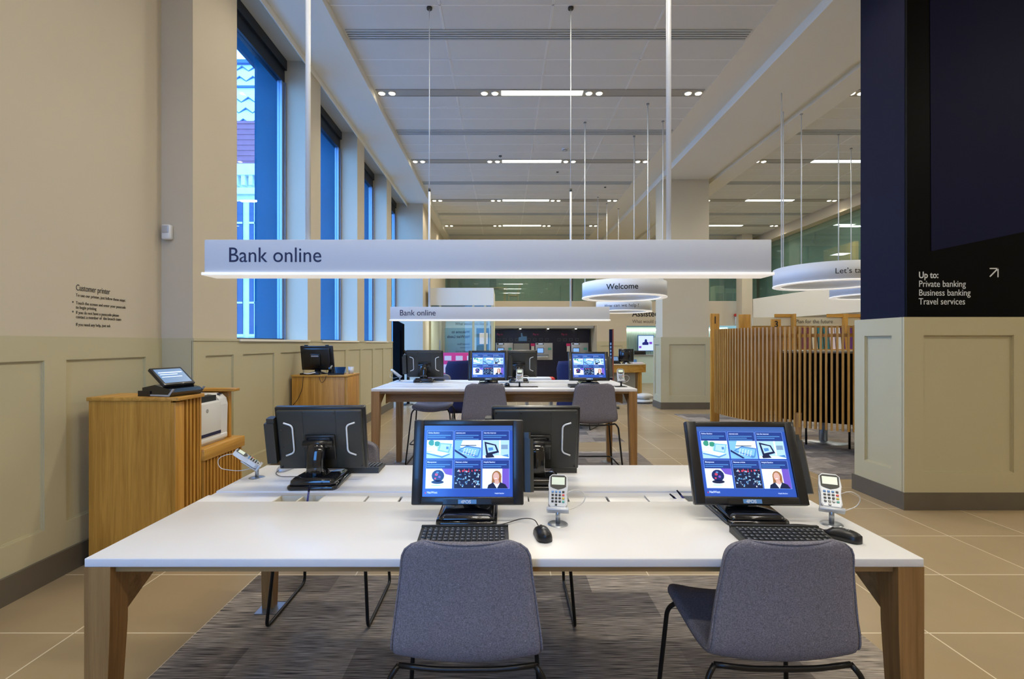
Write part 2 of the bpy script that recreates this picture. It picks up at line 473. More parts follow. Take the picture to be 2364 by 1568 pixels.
p.box(XW, 4.0, 4.90, XW+0.012, 12.3, 4.985)
struct(p, 'trim_1', M_white)

for i, (a, b) in enumerate(WIN):
    z0 = 1.45 if i < 3 else 0.05
    fr = MB()
    fr.box(XG-0.05, a, 4.70, XG+0.03, b, 4.985); fr.box(XG+0.03, a, 4.86, XG+0.06, b, 4.985)
    fr.box(XG-0.05, a, z0, XG+0.03, a+0.05, 4.70); fr.box(XG-0.05, a, z0, XG+0.03, b, z0+0.03)
    wn = struct(fr, 'window_%d' % (i+1), M_frame)
    fr = MB(); fr.box(XG-0.03, b-0.075, z0, XG+0.03, b-0.035, 4.70); fr.box(XG-0.03, b-0.030, z0, XG+0.05, b, 4.70)
    fr.build('window_frame', M_framel, wn)
    g = MB(); g.box(XG-0.008, a+0.05, z0+0.03, XG+0.0, b-0.075, 4.70); g.build('window_pane', G_win, wn)
    if i < 3:
        g = MB(); g.box(XG, a, 1.44, XW+0.035, b, 1.462); g.build('window_sill', M_white, wn)

# ceiling: metal panels between white bars
ROWS = [7.07 + 2.655*k for k in range(-4, 4)]
VENTS = [7.07 - 1.3275 + 2.655*k for k in range(-3, 5)]
c = MB()
c.box(-3.2, -4.2, CEIL+0.02, 9.4, 21.4, CEIL+0.3, 1)
BAYS = [(-1.89, [-0.703, 0.528, 1.756], 2.93), (4.95, [6.18, 7.41], 8.66)]
for x0, bars, x1 in BAYS:
    c.box(x0, -4.0, CEIL, x1, 17.0, CEIL+0.03, 0)
    for b in bars:
        for yr in ROWS:
            for (u0, u1) in ((0.09, 1.2275), (-1.2275, -0.09)):
                if yr+u0 < 17: c.box(b-0.011, yr+u0, CEIL-0.004, b-0.003, min(17, yr+u1), CEIL, 1); c.box(b+0.003, yr+u0, CEIL-0.004, b+0.011, min(17, yr+u1), CEIL, 1)
    for yr in ROWS:
        for d in (-0.825, -0.455, 0.455, 0.825):
            if yr+d < 17: c.box(x0, yr+d-0.008, CEIL-0.004, x1, yr+d+0.008, CEIL, 1)
struct(c, 'ceiling', [M_ceilp, M_ceilb])

# the long dropped beam over the pillars
b = MB()
b.box(2.93, -2, CEIL-0.004, 3.40, 17, CEIL+0.02); b.box(3.40, -2, 4.965, 4.42, 17, CEIL+0.02)
b.box(4.42, -2, 5.035, 4.56, 17, CEIL+0.02); b.box(4.56, -2, 4.965, 4.95, 17, CEIL+0.02)
struct(b, 'ceiling_beam', M_white)

# pillars
def pillar(y0, y1, zcap, zp0, zp1, front, side, name, xl, xr):
    p = MB()
    p.box(xl+0.025, y0+0.025, zcap, xr-0.025, y1-0.025, 5.0)
    o = struct(p, name, M_col)
    p = MB(); p.box(xl, y0, 0, xr, y1, zcap); d = 0.024
    wains(p, 'Y', y0, -1, xl-d, xr+d, 0.15, zcap, front, zp0, zp1, d)
    wains(p, 'X', xl, -1, y0, y1, 0.15, zcap, side, zp0, zp1, d)
    wains(p, 'X', xr, 1, y0, y1, 0.15, zcap, side, zp0, zp1, d)
    p.build('paneling', M_panel, o)
    q = MB(); q.box(xl-0.03, y0-0.03, 0, xr+0.03, y1+0.03, 0.15)
    q.build('baseboard', M_base, o)
    return o
P1 = pillar(4.14, 4.70, 1.645, 0.318, 1.49, [(3.57, 4.34)], [(4.25, 4.57)], 'wall_pillar', 3.43, 4.48)
P2 = pillar(10.42, 10.93, 1.555, 0.29, 1.40, [(3.55, 4.33)], [(10.52, 10.83)], 'wall_pillar', 3.395, 4.45)
q = MB(); q.box(3.45, 4.16, 1.645, 3.456, 4.68, 5.0); q.build('navy_side_panel', M_navyp, P1)

# walls that close the room
w = MB()                                                 # street front behind the camera, with one tall shop window
FW = [(-2.3, -0.6)]
w.box(-3.2, -2.3, 0, 9.4, -2.0, 0.9); w.box(-3.2, -2.3, 4.4, 9.4, -2.0, CEIL)
w.box(-3.2, -2.3, 0.9, -2.3, -2.0, 4.4); w.box(-0.6, -2.3, 0.9, 9.4, -2.0, 4.4)
struct(w, 'wall_front', M_wall)
for i, (a_, b_) in enumerate(FW):
    fr = MB(); fr.box(a_, -2.2, 0.9, a_+0.06, -2.1, 4.4); fr.box(b_-0.06, -2.2, 0.9, b_, -2.1, 4.4); fr.box(a_, -2.2, 0.9, b_, -2.1, 0.96); fr.box(a_, -2.2, 4.34, b_, -2.1, 4.4)
    wn = struct(fr, 'window_%d' % (8+i), M_frame)
    g = MB(); g.box(a_+0.06, -2.155, 0.96, b_-0.06, -2.145, 4.34); g.build('window_pane', G_win, wn)
# daylight portals: they only steer the sky's own light through the openings
def portal(loc, rot, sx, sy):
    ld = bpy.data.lights.new('sky_portal', 'AREA'); ld.shape = 'RECTANGLE'; ld.size = sx; ld.size_y = sy; ld.cycles.is_portal = True
    lo = bpy.data.objects.new('sky_portal', ld); COL.objects.link(lo); lo.location = loc; lo.rotation_euler = rot
for a_, b_ in FW: portal(((a_+b_)/2, -2.25, 2.65), (PI/2, 0, PI), b_-a_, 3.5)
for a_, b_ in WIN: portal((-2.87, (a_+b_)/2, 2.9), (PI/2, 0, PI/2), b_-a_, 3.6)
YB = 17.0
w = MB()
w.box(-2.3, YB, 2.04, 8.5, YB+0.25, 2.91)                   # upper floor edge over the machines and counter
w.box(3.18, YB-0.4, 0, 4.2, YB+1.9, 2.04)                    # pier between them
w.box(-2.3, YB+0.9, 0, 3.2, YB+1.1, 2.04)
w.box(7.97, 16.2, 0, 8.32, 16.6, CEIL)                      # slim white post
w.box(-2.3, YB, 4.85, 8.9, YB+0.2, CEIL)
w.box(-2.3, YB, 2.91, -2.1, YB+0.2, CEIL)
struct(w, 'wall_back', M_wall)
w = MB(); wains(w, 'Y', YB-0.4, -1, 3.18, 4.2, 0.15, 1.49, [(3.33, 4.05)], 0.3, 1.34); w.build('paneling', M_panel, bpy.data.objects['wall_back'])
w = MB(); w.box(-2.3, YB+0.25, 2.7, 11.5, 21.2, 2.90); w.box(8.9, -4, 2.7, 11.5, 17.3, 2.90); struct(w, 'floor_upper', M_taupe)
w = MB(); w.box(-2.6, 21.0, 2.0, 11.6, 21.3, 5.2); w.box(11.4, -4, 2.0, 11.7, 21.2, 5.2); w.box(-2.6, 17.0, 2.9, -2.3, 21.2, 5.2)
w.box(9.4, -4.2, CEIL, 11.6, 21.3, 5.3); w.box(8.9, -4.1, 0, 11.6, -4, 5.2)
struct(w, 'wall_upper_floor', mat('upper_wall_paint', (120, 130, 112), 0.8))
w = MB(); w.box(8.9, -4, 0, 9.1, 13, 2.25); w.box(8.66, -4, 4.80, 9.4, 17, CEIL+0.02); w.box(8.9, 13, 0, 9.1, 17.2, 2.25)
struct(w, 'wall_right', M_wall)
# curved edge of the upper floor
pts = []
for k in range(21):
    t = k/20; a = Vector((8.32, 16.5)); c1 = Vector((8.45, 14.6)); d = Vector((8.88, 11.6))
    v = a*(1-t)**2 + c1*2*t*(1-t) + d*t*t; pts.append((v.x, v.y))
w = MB()
poly = pts + [(8.88, -3.9), (9.05, -3.9), (9.05, 16.6)]
w.prism(poly, 'Z', 2.20, 2.91); struct(w, 'trim_2', M_white)
# green glass of the upper floor
def glazing(name, segs, horiz, z0, z1, posts):
    fr = MB()
    for (a, b) in posts:
        if horiz is None: fr.box(a-0.02, YB+0.03, z0, b+0.02, YB+0.10, z1)
        else: fr.box(horiz+0.03, a-0.015, z0, horiz+0.10, b+0.015, z1)
    o = struct(fr, name, M_frame)
    for (a, b) in segs:
        g = MB()
        if horiz is None: g.box(a, YB+0.05, z0, b, YB+0.065, z1)
        else: g.box(horiz+0.05, a, z0, horiz+0.065, b, z1)
        g.build('window_pane', G_green, o)
    return o
glazing('window_5', [(-2.1, 2.36), (2.40, 3.18)], None, 2.91, 4.85, [(2.37, 2.39)])
glazing('window_6', [(4.2, 8.9)], None, 2.91, 4.85, [(7.15, 7.17), (8.60, 8.62)])
glazing('window_7', [(-3.9, 4.0), (4.03, 8.0), (8.03, 12.0), (12.03, 16.9)], 8.88, 2.91, 4.80, [(4.0, 4.03), (8.0, 8.03), (12.0, 12.03)])

# carpets (fitted strips level with the tile)
for nm, (x0, y0, x1, y1), lb in (
    ('carpet', (-1.507, -1.0, 1.74, 2.95), 'dark streaked grey carpet under the nearest white table'),
    ('carpet', (-1.507, 4.1, 1.74, 6.34), 'streaked grey carpet under the taller white table'),
    ('carpet', (0.6, 6.95, 1.74, 8.6), 'small streaked grey carpet behind the taller table by the blue chairs'),
    ('carpet', (3.40, 5.05, 8.4, 9.7), 'brownish streaked carpet under the curved slatted wood screen'),
    ('carpet', (2.2, 11.2, 4.3, 13.0), 'streaked carpet by the wooden reception desk')):
    m = MB(); m.rbox(x0, y0, -0.02, x1, y1, 0.004, 0.002); tag(m.build(nm, M_carpet), lb, 'carpet')

# ------------------------------------------------------------------ building across the street
g = MB(); g.box(-45, -45, -0.6, -3.3, 45, -0.4); g.box(-3.3, -45, -0.6, 30, -2.4, -0.4); struct(g, 'ground_street', mat('pavement', (140, 142, 146), 0.9, var=0.08, vscale=2))
bd = thing('stone_building', 'pale stone building with slate roof seen through the first tall window', 'building', (-11.5, 20.0, 0))
m = MB(); m.box(-4, 0, -3, 4.2, 8, 8.6); m.build('wall', M_stone, bd)
m = MB()
for k in range(9): m.box(-4, -0.02, 8.75 + 0.22*k, 4.2, 0.05, 8.86 + 0.22*k)
m.box(-4, 0.0, 8.6, 4.2, 8, 10.5); m.build('brick_gable', M_brickr, bd)
m = MB(); m.box(-4, -0.3, 8.3, 4.4, 0.2, 8.75)
for k in range(27): m.box(-3.9+0.31*k, -0.25, 7.9, -3.75+0.31*k, 0.0, 8.3)
m.box(-4, -0.2, 7.55, 4.3, 0.1, 7.8); m.box(-4, -0.2, 4.3, 4.3, 0.1, 4.55); m.box(-4, -0.15, 5.0, 4.3, 0.1, 5.1); m.build('cornice', M_stone, bd)
m = MB(); m.hexa([(-4,0.1,10.5),(4.2,0.1,10.5),(4.2,8,10.5),(-4,8,10.5)], [(-4,1.25,13.75),(3.6,1.25,13.75),(3.6,6,13.75),(-4,6,13.75)]); m.build('roof', M_slate, bd)
m = MB()
for r in range(6):
    z = 10.75 + 0.55*r; y = 0.08 + (z-10.5)*0.351
    if r in (3,): m.box(-4, y-0.06, z, 4, y+0.1, z+0.07); continue
    for k in range(14):
        xa = -4 + 0.58*k
        for s in (0, 1):
            x0 = xa + 0.29*s; za, zb = (z, z-0.22) if s == 0 else (z-0.22, z)
            m.hexa([(x0,y-0.06,za),(x0+0.29,y-0.06,zb),(x0+0.29,y+0.12,zb),(x0,y+0.12,za)], [(x0,y-0.06,za+0.045),(x0+0.29,y-0.06,zb+0.045),(x0+0.29,y+0.12,zb+0.045),(x0,y+0.12,za+0.045)])
m.box(-4, 1.05, 13.65, 3.7, 1.35, 13.8); m.build('slate_courses', M_slateline, bd)
for zz, hh in ((5.2, 2.1), (1.8, 2.3), (-1.5, 2.4)):
    for k in range(10):
        x0 = -3.7 + 0.78*k
        m = MB(); m.box(x0, -0.06, zz, x0+0.5, 0.02, zz+hh); wv = m.build('window', M_outwin, bd)
        m = MB(); m.box(x0+0.22, -0.09, zz, x0+0.28, -0.05, zz+hh); m.box(x0, -0.09, zz+hh*0.55, x0+0.5, -0.05, zz+hh*0.55+0.07)
        m.box(x0-0.06, -0.12, zz-0.1, x0+0.56, 0.0, zz); m.build('glazing_bar', M_stone, wv)

# ------------------------------------------------------------------ ceiling lights and vents
ORD = ['first', 'second', 'third', 'fourth', 'fifth', 'sixth', 'seventh', 'eighth', 'ninth']
def light_bar(x0, x1, pairs, tubes, loc, label, lamps=True):
    t = thing('ceiling_light_bar', label, 'ceiling light', loc, 0, 'linear ceiling lights')
    m = MB(); m.box(x0, -0.085, -0.006, x1, 0.085, 0.0); m.box(x0, -0.092, -0.012, x1, -0.085, 0.0); m.box(x0, 0.085, -0.012, x1, 0.092, 0.0)
    m.build('housing', M_barg, t)
    for a, b in tubes:
        m = MB(); m.box(a, -0.06, -0.012, b, 0.06, -0.006); m.build('diffuser', M_tube, t)
        if lamps:
            ld = bpy.data.lights.new('lamp', 'AREA'); ld.shape = 'RECTANGLE'; ld.size = b-a; ld.size_y = 0.14
            ld.energy = AREA_W; ld.color = WARM
            lo = bpy.data.objects.new('lamp', ld); COL.objects.link(lo); lo.parent = t; lo.location = ((a+b)/2, 0, -0.03)
    for a, b in pairs:
        for px in (a, b):
            m = MB(); m.cyl((px, 0, -0.006), (px, 0, -0.016), 0.055, n=20); s = m.build('spotlight', M_white, t)
            m = MB(); m.cyl((px, 0, -0.012), (px, 0, -0.022), 0.041, n=20); m.build('lens', M_lamp, s)
        if lamps:
            ld = bpy.data.lights.new('lamp', 'SPOT'); ld.energy = SPOT_W; ld.color = WARM
            ld.spot_size = R(120); ld.spot_blend = 0.8; ld.shadow_soft_size = 0.06
            lo = bpy.data.objects.new('lamp', ld); COL.objects.link(lo); lo.parent = t; lo.location = ((a+b)/2, 0, -0.05)
    return t
for i, yr in enumerate(ROWS):
    if yr < -1.9: continue
    vis = yr > 5
    n = [k for k, y in enumerate(ROWS) if y > 5].index(i) if vis else 0
    lab = ('linear ceiling light over the window aisle, %s visible row from the camera' % ORD[n]) if vis else 'linear ceiling light over the near end of the room, %s row out of view' % ORD[3-i]
    light_bar(-1.86, 2.90, [(-1.79, -1.64), (-0.29, -0.135), (1.24, 1.39), (2.69, 2.84)], [(-0.04, 1.145)], (0, yr, CEIL), lab)
    lab = ('linear ceiling light beyond the dropped beam, %s visible row from the camera' % ORD[n]) if vis else 'linear ceiling light beyond the beam at the near end, %s row out of view' % ORD[3-i]
    light_bar(4.97, 8.64, [(5.08, 5.22), (8.32, 8.46)], [(6.2, 7.4)], (0, yr, CEIL), lab)
for i, yv in enumerate(VENTS):
    if yv < 5 or yv > 16.9: continue
    n = [k for k, y in enumerate(VENTS) if y > 5].index(i)
    for (x0, x1, wh) in ((-1.86, 2.90, 'over the window aisle'), (4.97, 8.64, 'beyond the dropped beam')):
        t = thing('ceiling_air_vent', 'linear slot air vent %s, %s from the camera' % (wh, ORD[n]), 'vent', (0, yv, CEIL), 0, 'linear slot vents in the ceiling')
        m = MB(); m.box(x0, -0.095, -0.002, x1, 0.095, 0.0); m.build('backing', M_dark, t)
        m = MB()
        for k in range(5): m.box(x0, -0.095 + 0.041*k, -0.012, x1, -0.095 + 0.041*k + 0.0235, -0.002)
        m.build('slats', M_slotm, t)
# small things on the ceiling
for (px, py, r, lab, nm, cat) in (
    (1304, 344, 0.055, 'round white smoke detector right of the second far sign rod', 'smoke_detector', 'smoke detector'),
    (1155, 360, 0.03, 'small dark sprinkler head just above the second light row', 'ceiling_sprinkler', 'sprinkler'),
    (1287, 397, 0.025, 'small sprinkler head below the second light row', 'ceiling_sprinkler', 'sprinkler'),
    (1397, 432, 0.025, 'small sprinkler head beside the third vent, near the beam', 'ceiling_sprinkler', 'sprinkler')):
    Y = (CEIL-H)*1116/(793-py); t = thing(nm, lab, cat, (X(px, Y), Y, CEIL))
    m = MB(); m.lathe([(0.001, -0.035*r/0.05), (r*0.6, -0.032*r/0.05), (r, -0.015), (r*1.05, 0.0)], 20); m.build('body', M_whitep if r > 0.04 else M_char, t)
    m = MB(); m.lathe([(r*0.7, -0.030*r/0.05-0.004), (r*0.8, -0.02*r/0.05-0.006), (r*0.86, -0.02*r/0.05)], 20); m.build('collar', M_greyp, t)
Y = 15.9; t = thing('dome_camera', 'black dome camera under the ceiling by the far green glass', 'camera', (X(1882, 15.9), Y, Z(556, Y)))
m = MB(); m.lathe([(0.001, -0.1), (0.06, -0.08), (0.09, -0.02), (0.09, 0.03), (0.001, 0.03)], 18); m.build('dome', M_blackp, t)
m = MB(); m.cyl((0,0,0.03),(0,0,CEIL-Z(556,Y)), 0.02); m.build('stem', M_char, t)

# ------------------------------------------------------------------ hanging signs
def bank_sign(loc, label):
    t = thing('hanging_sign', label, 'sign', loc, 0, 'hanging bank online signs')
    m = MB(); m.rbox(-1.188, -0.045, 0.012, 1.188, 0.045, 0.150, 0.002); m.build('box', M_sign, t)
    m = MB(); m.rbox(-1.196, -0.055, 0.0, 1.196, 0.055, 0.012, 0.002); m.build('diffuser', M_signlit, t)
    text('Bank online', 0.089, M_navy, t, (-1.090, -0.0455, 0.056), sx=0.94)
    top = CEIL - loc[2]
    for x in (-0.772, 0.772):
        m = MB(); m.cyl((x, 0, 0.15), (x, 0, top-2.0), 0.011, n=10); m.cyl((x, 0, top-2.0), (x, 0, top), 0.005, n=8)
        r = m.build('rod', M_whitep, t)
        m = MB(); m.cyl((x, 0, top-0.02), (x, 0, top), 0.03, n=14); m.cyl((x, 0, top-2.0-0.012), (x, 0, top-2.0+0.02), 0.013, n=10); m.build('ceiling_cap', M_char, r)
    return t
s1 = bank_sign((-0.068, 2.07, 1.705), 'long white bank online sign hanging over the nearest white table')
s2 = bank_sign((-0.045, 5.28, 1.666), 'smaller looking bank online sign hanging over the taller far table')

def ring_sign(c, rad, z0, label, words, am, bold, size, rods, name='ring_sign'):
    t = thing(name, label, 'sign', (c[0], c[1], z0), 0, 'round hanging ring signs')
    h = 0.25; th = 0.085
    m = MB(); m.lathe([(rad-th, 0.012), (rad-th, h), (rad, h), (rad, 0.012)], 72, closed_prof=True); m.build('band', M_sign, t)
    m = MB(); m.lathe([(rad-th-0.012, 0.0), (rad-th-0.012, 0.013), (rad+0.006, 0.013), (rad+0.006, 0.0)], 72, closed_prof=True); m.build('diffuser', M_signlit, t)
    if words: text(words, size, M_blk, t, (0, 0, 0.085), bold=bold, align='CENTER', bend=(0, 0, rad+0.001, am))
    for a in rods:
        x, y = (rad-0.04)*math.cos(a), (rad-0.04)*math.sin(a)
        top = (5.0 if 3.3 < c[0]+x < 4.5 else (4.975 if 2.9 < c[0]+x < 5.0 else CEIL)) - z0
        m = MB(); m.cyl((x, y, h), (x, y, top), 0.008, n=8); r = m.build('rod', M_whitep, t)
        m = MB(); m.cyl((x, y, top-0.015), (x, y, top), 0.022, n=12); m.build('ceiling_cap', M_greyp, r)
    return t
ring_sign((4.57, 6.83), 0.68, 2.235, 'large white ring sign with let\u2019s talk lettering above the slatted screen', 'Let\u2019s talk', R(-102), 0.0, 0.10, [R(178), R(88), R(-2), R(118)])
ring_sign((6.50, 8.45), 0.68, 2.235, 'ring sign partly hidden behind the dark pillar, below the larger ring', 'Let\u2019s talk', R(-112), 0.0, 0.10, [R(178), R(88), R(-2), R(-92)])
ring_sign((1.98, 8.0), 0.68, 2.165, 'white ring sign reading welcome left of the plain pillar', 'Welcome', R(-106), 0.014, 0.122, [R(178), R(60), R(-2), R(-70)])
ring_sign((2.99, 12.1), 0.68, 2.205, 'smaller ring sign asking how can we help, below the welcome ring', 'How can we help ?', R(-109), 0.0, 0.112, [R(178), R(88), R(-2), R(118)])

# ------------------------------------------------------------------ the two white tables
def make_table(ht, loc, label):
    """origin: middle of the table on the floor; ht: height of the top"""
    t = thing('shared_table', label, 'table', loc, 0, 'white topped bank tables')
    W, D, th = 1.288, 0.57, 0.027
    # strip positions in local y:  front slab | trays and lids | back slab
    f1, b0, b1 = -0.034, 0.052, 0.108
    m = MB()
    m.rbox(-W, -D, ht-th, W, f1, ht, 0.003); m.rbox(-W, b1, ht-th, W, D, ht, 0.003)
    m.box(-W, b0, ht-th, W, b1+0.001, ht-0.007)
    holes = [(-0.97, -0.775), (0.765, 0.955)]; lids = [(-0.59, -0.30), (0.10, 0.61)]
    cuts = sorted(holes + lids); x = -W
    for a, b in cuts:
        m.box(x, f1-0.001, ht-th, a, b0+0.001, ht-0.001); x = b
    m.box(x, f1-0.001, ht-th, W, b0+0.001, ht-0.001)
    m.build('tabletop', M_top, t)
    for a, b in holes:
        m = MB(); q = 0.006; z0 = ht-0.075
        m.box(a, f1, z0, b, b0, z0+q); m.box(a, f1, z0, a+q, b0, ht-0.002); m.box(b-q, f1, z0, b, b0, ht-0.002)
        m.box(a, f1, z0, b, f1+q, ht-0.002); m.box(a, b0-q, z0, b, b0, ht-0.002); m.box((a+b)/2-0.004, f1, z0, (a+b)/2+0.004, b0, ht-0.004)
        m.build('tray', M_tray, t)
    for a, b in lids:
        n = 2 if b-a < 0.4 else 3
        m = MB(); m.box(a, f1, ht-0.03, b, b0, ht-0.016); m.build('cable_channel', M_dark, t)
        for k in range(n):
            u0 = a + (b-a)*k/n; u1 = a + (b-a)*(k+1)/n
            m = MB(); m.rbox(u0+0.006, f1+0.002, ht-0.016, u1-0.004, b0-0.003, ht-0.005, 0.001); m.build('lid', M_top, t)
    z = ht - th
    for sx in (-1, 1):
        for sy in (-1, 1):
            m = MB(); xo, yo = sx*W, sy*D
            def q(wx, wy, zz): return [(xo, yo, zz), (xo-sx*wx, yo, zz), (xo-sx*wx, yo-sy*wy, zz), (xo, yo-sy*wy, zz)]
            m.hexa(q(0.058, 0.052, 0.008), q(0.078, 0.072, z-0.20)); m.hexa(q(0.078, 0.072, z-0.20), q(0.080, 0.074, z))
            lg = m.build('leg', M_leg, t)
            m = MB(); m.box(xo-sx*0.11, yo-sy*0.10, 0.0045, xo+sx*0.018, yo+sy*0.018, 0.008); m.build('foot_plate', M_metal, lg)
    for sy in (-1, 1):
        m = MB(); y = sy*(D-0.02); m.box(-W+0.08, min(y, y-sy*0.03), z-0.022, W-0.08, max(y, y-sy*0.03), z); m.build('rail', M_legx, t)
    for sx in (-1, 1):
        xo = sx*(W-0.015); x1 = xo - sx*0.035
        m = MB(); a = D-0.074
        m.prism([(-a, z), (a, z), (a, z-0.20), (a-0.26, z-0.06), (-a+0.26, z-0.06), (-a, z-0.20)], 'X', min(xo, x1), max(xo, x1)); m.build('side_rail', M_legx, t)
    m = MB(); a = W-0.05
    m.prism([(-a, z), (a, z), (a, z-0.165), (a-0.04, z-0.145), (-a+0.04, z-0.145), (-a, z-0.165)], 'Y', -0.20, -0.16); m.build('beam', M_legx, t)
    return t
T1, T2 = 0.76, 0.98
O1, O2 = (0.0, 2.052, 0), (0.0, 5.25, 0)
make_table(T1, O1, 'white-topped wooden table nearest the camera, at chair height')
make_table(T2, O2, 'taller white-topped wooden table further back, with grey bar stools')

# ------------------------------------------------------------------ touchscreen terminal
# display picture, drawn flat in the screen plane (u right 0..1, v down 0..1)
DM = {}
def dm(k, c, e=0.76):
    DM[k] = mat('display_' + k, c, 0.13, emit=e); return k
for k, c in dict(bg=(40, 78, 168), bg2=(56, 92, 160), tile=(30, 58, 132), line=(120, 160, 220), white=(226, 238, 250), pale=(168, 208, 240), cyan=(120, 182, 226), mid=(74, 130, 190),
                 dark=(20, 32, 66), green=(52, 142, 120), grey=(120, 150, 180), skin=(206, 168, 160), hair=(150, 108, 70), red=(186, 66, 96), purple=(108, 84, 190), text=(200, 220, 246), navy=(24, 40, 96)).items(): dm(k, c)
def display_mesh():
    W, Hh = 0.338, 0.262; mb = MB(); keys = list(DM); lay = [0]
    def poly(pts, k, z):
        mb.add([((u-0.5)*W, -0.0004*z, (1-v)*Hh) for u, v in pts], [list(range(len(pts)))], keys.index(k))
    def rect(u0, v0, u1, v1, k, z): poly([(u0,v0),(u0,v1),(u1,v1),(u1,v0)], k, z)
    def ell(u, v, a, b, k, z, n=14): poly([(u+a*math.cos(-2*PI*i/n), v+b*math.sin(-2*PI*i/n)) for i in range(n)], k, z)
    rect(0, 0, 1, 1, 'bg', 0); rect(0, 0, 1, 0.07, 'bg2', 1)
    cols = [(0.03, 0.33), (0.345, 0.65), (0.66, 0.965)]
    rows = [((0.075, 0.21), (0.21, 0.47)), ((0.49, 0.612), (0.612, 0.89))]
    rnd = random.Random(3)
    for r, (tt, im) in enumerate(rows):
        for c, (a, b) in enumerate(cols):
            rect(a, tt[0], b, im[1], 'line', 2); e = 0.004
            rect(a+e, tt[0]+e, b-e, tt[1], 'tile', 3)
            for q in range(2 if (r, c) != (0, 1) else 3):
                rect(a+0.012, tt[0]+0.06+0.028*q, a+0.012+(0.26-0.06*(q % 2)), tt[0]+0.073+0.028*q, 'mid', 4)
            u0, u1, v0, v1 = a+e, b-e, im[0], im[1]-e; w, h = u1-u0, v1-v0
            def p(pts, k, z=5): poly([(u0+x*w, v0+y*h) for x, y in pts], k, z)
            def E(x, y, ax, ay, k, z=6): ell(u0+x*w, v0+y*h, ax*w, ay*h, k, z)
            def Rr(x0, y0, x1, y1, k, z=5): p([(x0,y0),(x0,y1),(x1,y1),(x1,y0)], k, z)
            if (r, c) == (0, 0):     # open laptop
                Rr(0, 0, 1, 1, 'pale', 4); Rr(0, 0, 1, .35, 'white'); E(.18, .15, .12, .16, 'green'); E(.4, .2, .13, .14, 'green'); Rr(.27, 0, .3, .35, 'white', 7)
                p([(.5,.15),(.42,.6),(.85,.72),(.98,.2)], 'cyan', 8); p([(.55,.22),(.49,.55),(.82,.64),(.91,.26)], 'pale', 9); Rr(.75, .36, .84, .5, 'mid', 10)
                p([(0,.66),(.42,.6),(.86,.72),(.6,.86)], 'white', 11); p([(.0,.70),(.6,.9),(.9,.74),(.88,.8),(.6,.97),(.0,.76)], 'mid', 12); Rr(0, .38, .4, .6, 'white', 6)
            elif (r, c) == (0, 1):   # pocket calculator and pen
                Rr(0, 0, 1, 1, 'cyan', 4); p([(.3,0),(1,0),(1,.5),(.2,.4)], 'white'); p([(.12,.55),(.45,.3),(1.,.42),(.9,.92),(.8,.97)], 'mid', 7); p([(.2,.55),(.45,.38),(.95,.48),(.86,.86)], 'cyan', 8)
                for i in range(5):
                    for j in range(4): E(.38+.1*i-.02*j, .47+.085*j+.03*i, .032, .022, 'white', 9)
                p([(.22,.27),(.82,.27),(.82,.31),(.22,.31)], 'dark', 9); p([(.0,.5),(.5,.97),(.42,1),(.0,.62)], 'navy', 9)
            elif (r, c) == (0, 2):   # touch screen on a desk
                Rr(0, 0, 1, 1, 'pale', 4); Rr(.7, .25, .95, .5, 'grey'); Rr(.62, 0, .68, .8, 'white'); p([(.06,.08),(.14,.86),(.62,.68),(.5,.25)], 'dark', 7); p([(.13,.2),(.2,.7),(.53,.6),(.45,.3)], 'pale', 8)
                p([(.2,.42),(.23,.6),(.4,.55),(.38,.4)], 'mid', 9); p([(.1,.85),(.35,.74),(.45,.95),(.12,.98)], 'dark', 8); Rr(0, .85, 1, 1, 'white', 5); p([(.7,.85),(.95,.78),(1,.95)], 'mid', 9)
            elif (r, c) == (1, 0):   # round patterned money box
                Rr(0, 0, 1, 1, 'white', 4); p([(.6,0),(1,0),(1,.35),(.75,.28)], 'purple'); E(.46, .36, .24, .3, 'navy', 7); E(.45, .68, .24, .09, 'dark', 7); E(.4, .3, .06, .07, 'red', 8); E(.52, .42, .05, .06, 'purple', 8); E(.36, .5, .04, .05, 'red', 8); E(.44, .2, .05, .05, 'mid', 8); E(.4, .85, .2, .03, 'pale', 8)
            elif (r, c) == (1, 1):   # sports crowd
                Rr(0, 0, 1, 1, 'dark', 4)
                for q in range(90):
                    x, y = rnd.random()*.93, rnd.random()*.9; k = rnd.choice(['white', 'cyan', 'mid', 'dark', 'grey', 'navy', 'pale'])
                    if y < .12: k = rnd.choice(['red', 'red', 'dark', 'pale'])
                    dx, dy = rnd.uniform(.02, .07), rnd.uniform(.03, .1); Rr(x, y, min(1, x+dx), min(1, y+dy), k, 5+(q % 4))
            else:                    # smiling adviser in a jacket
                Rr(0, 0, 1, 1, 'white', 4); Rr(.74, 0, 1, 1, 'purple'); E(.53, .4, .18, .3, 'hair', 6); p([(.36,.4),(.34,.75),(.7,.75),(.7,.4)], 'hair', 6); E(.51, .4, .115, .22, 'skin', 7); p([(.46,.55),(.6,.55),(.64,.8),(.44,.8)], 'skin', 7)
                p([(.18,1),(.22,.82),(.42,.68),(.54,.9),(.66,.68),(.86,.8),(.95,1)], 'dark', 8); p([(.4,.7),(.54,1),(.66,.7),(.56,.82)], 'white', 9); E(.5, .5, .05, .02, 'white', 8)
    o_txt = [('Online Banking', .045, .115, 2), ('natwest.com', .36, .115, 2), ('Use the internet', .675, .115, 2), ('Moneysense', .045, .53, 2), ('Natwest cricket', .36, .53, 2), ('Helpful Banking', .675, .53, 2), ('NatWest', .05, .955, 3), ('Helpful Banking', .8, .96, 1.6)]
    for s, u, v, sz in o_txt:
        vs, fs = text_pts(s, 0.0042*sz*0.92, 0.015, ext=0.0)
        mb.add([((u-.5)*W + q.x*0.9, -0.0022, (1-v)*Hh + q.y) for q in vs], fs, keys.index('text'))
    poly([(.027,.957),(.035,.93),(.043,.957)], 'red', 5)
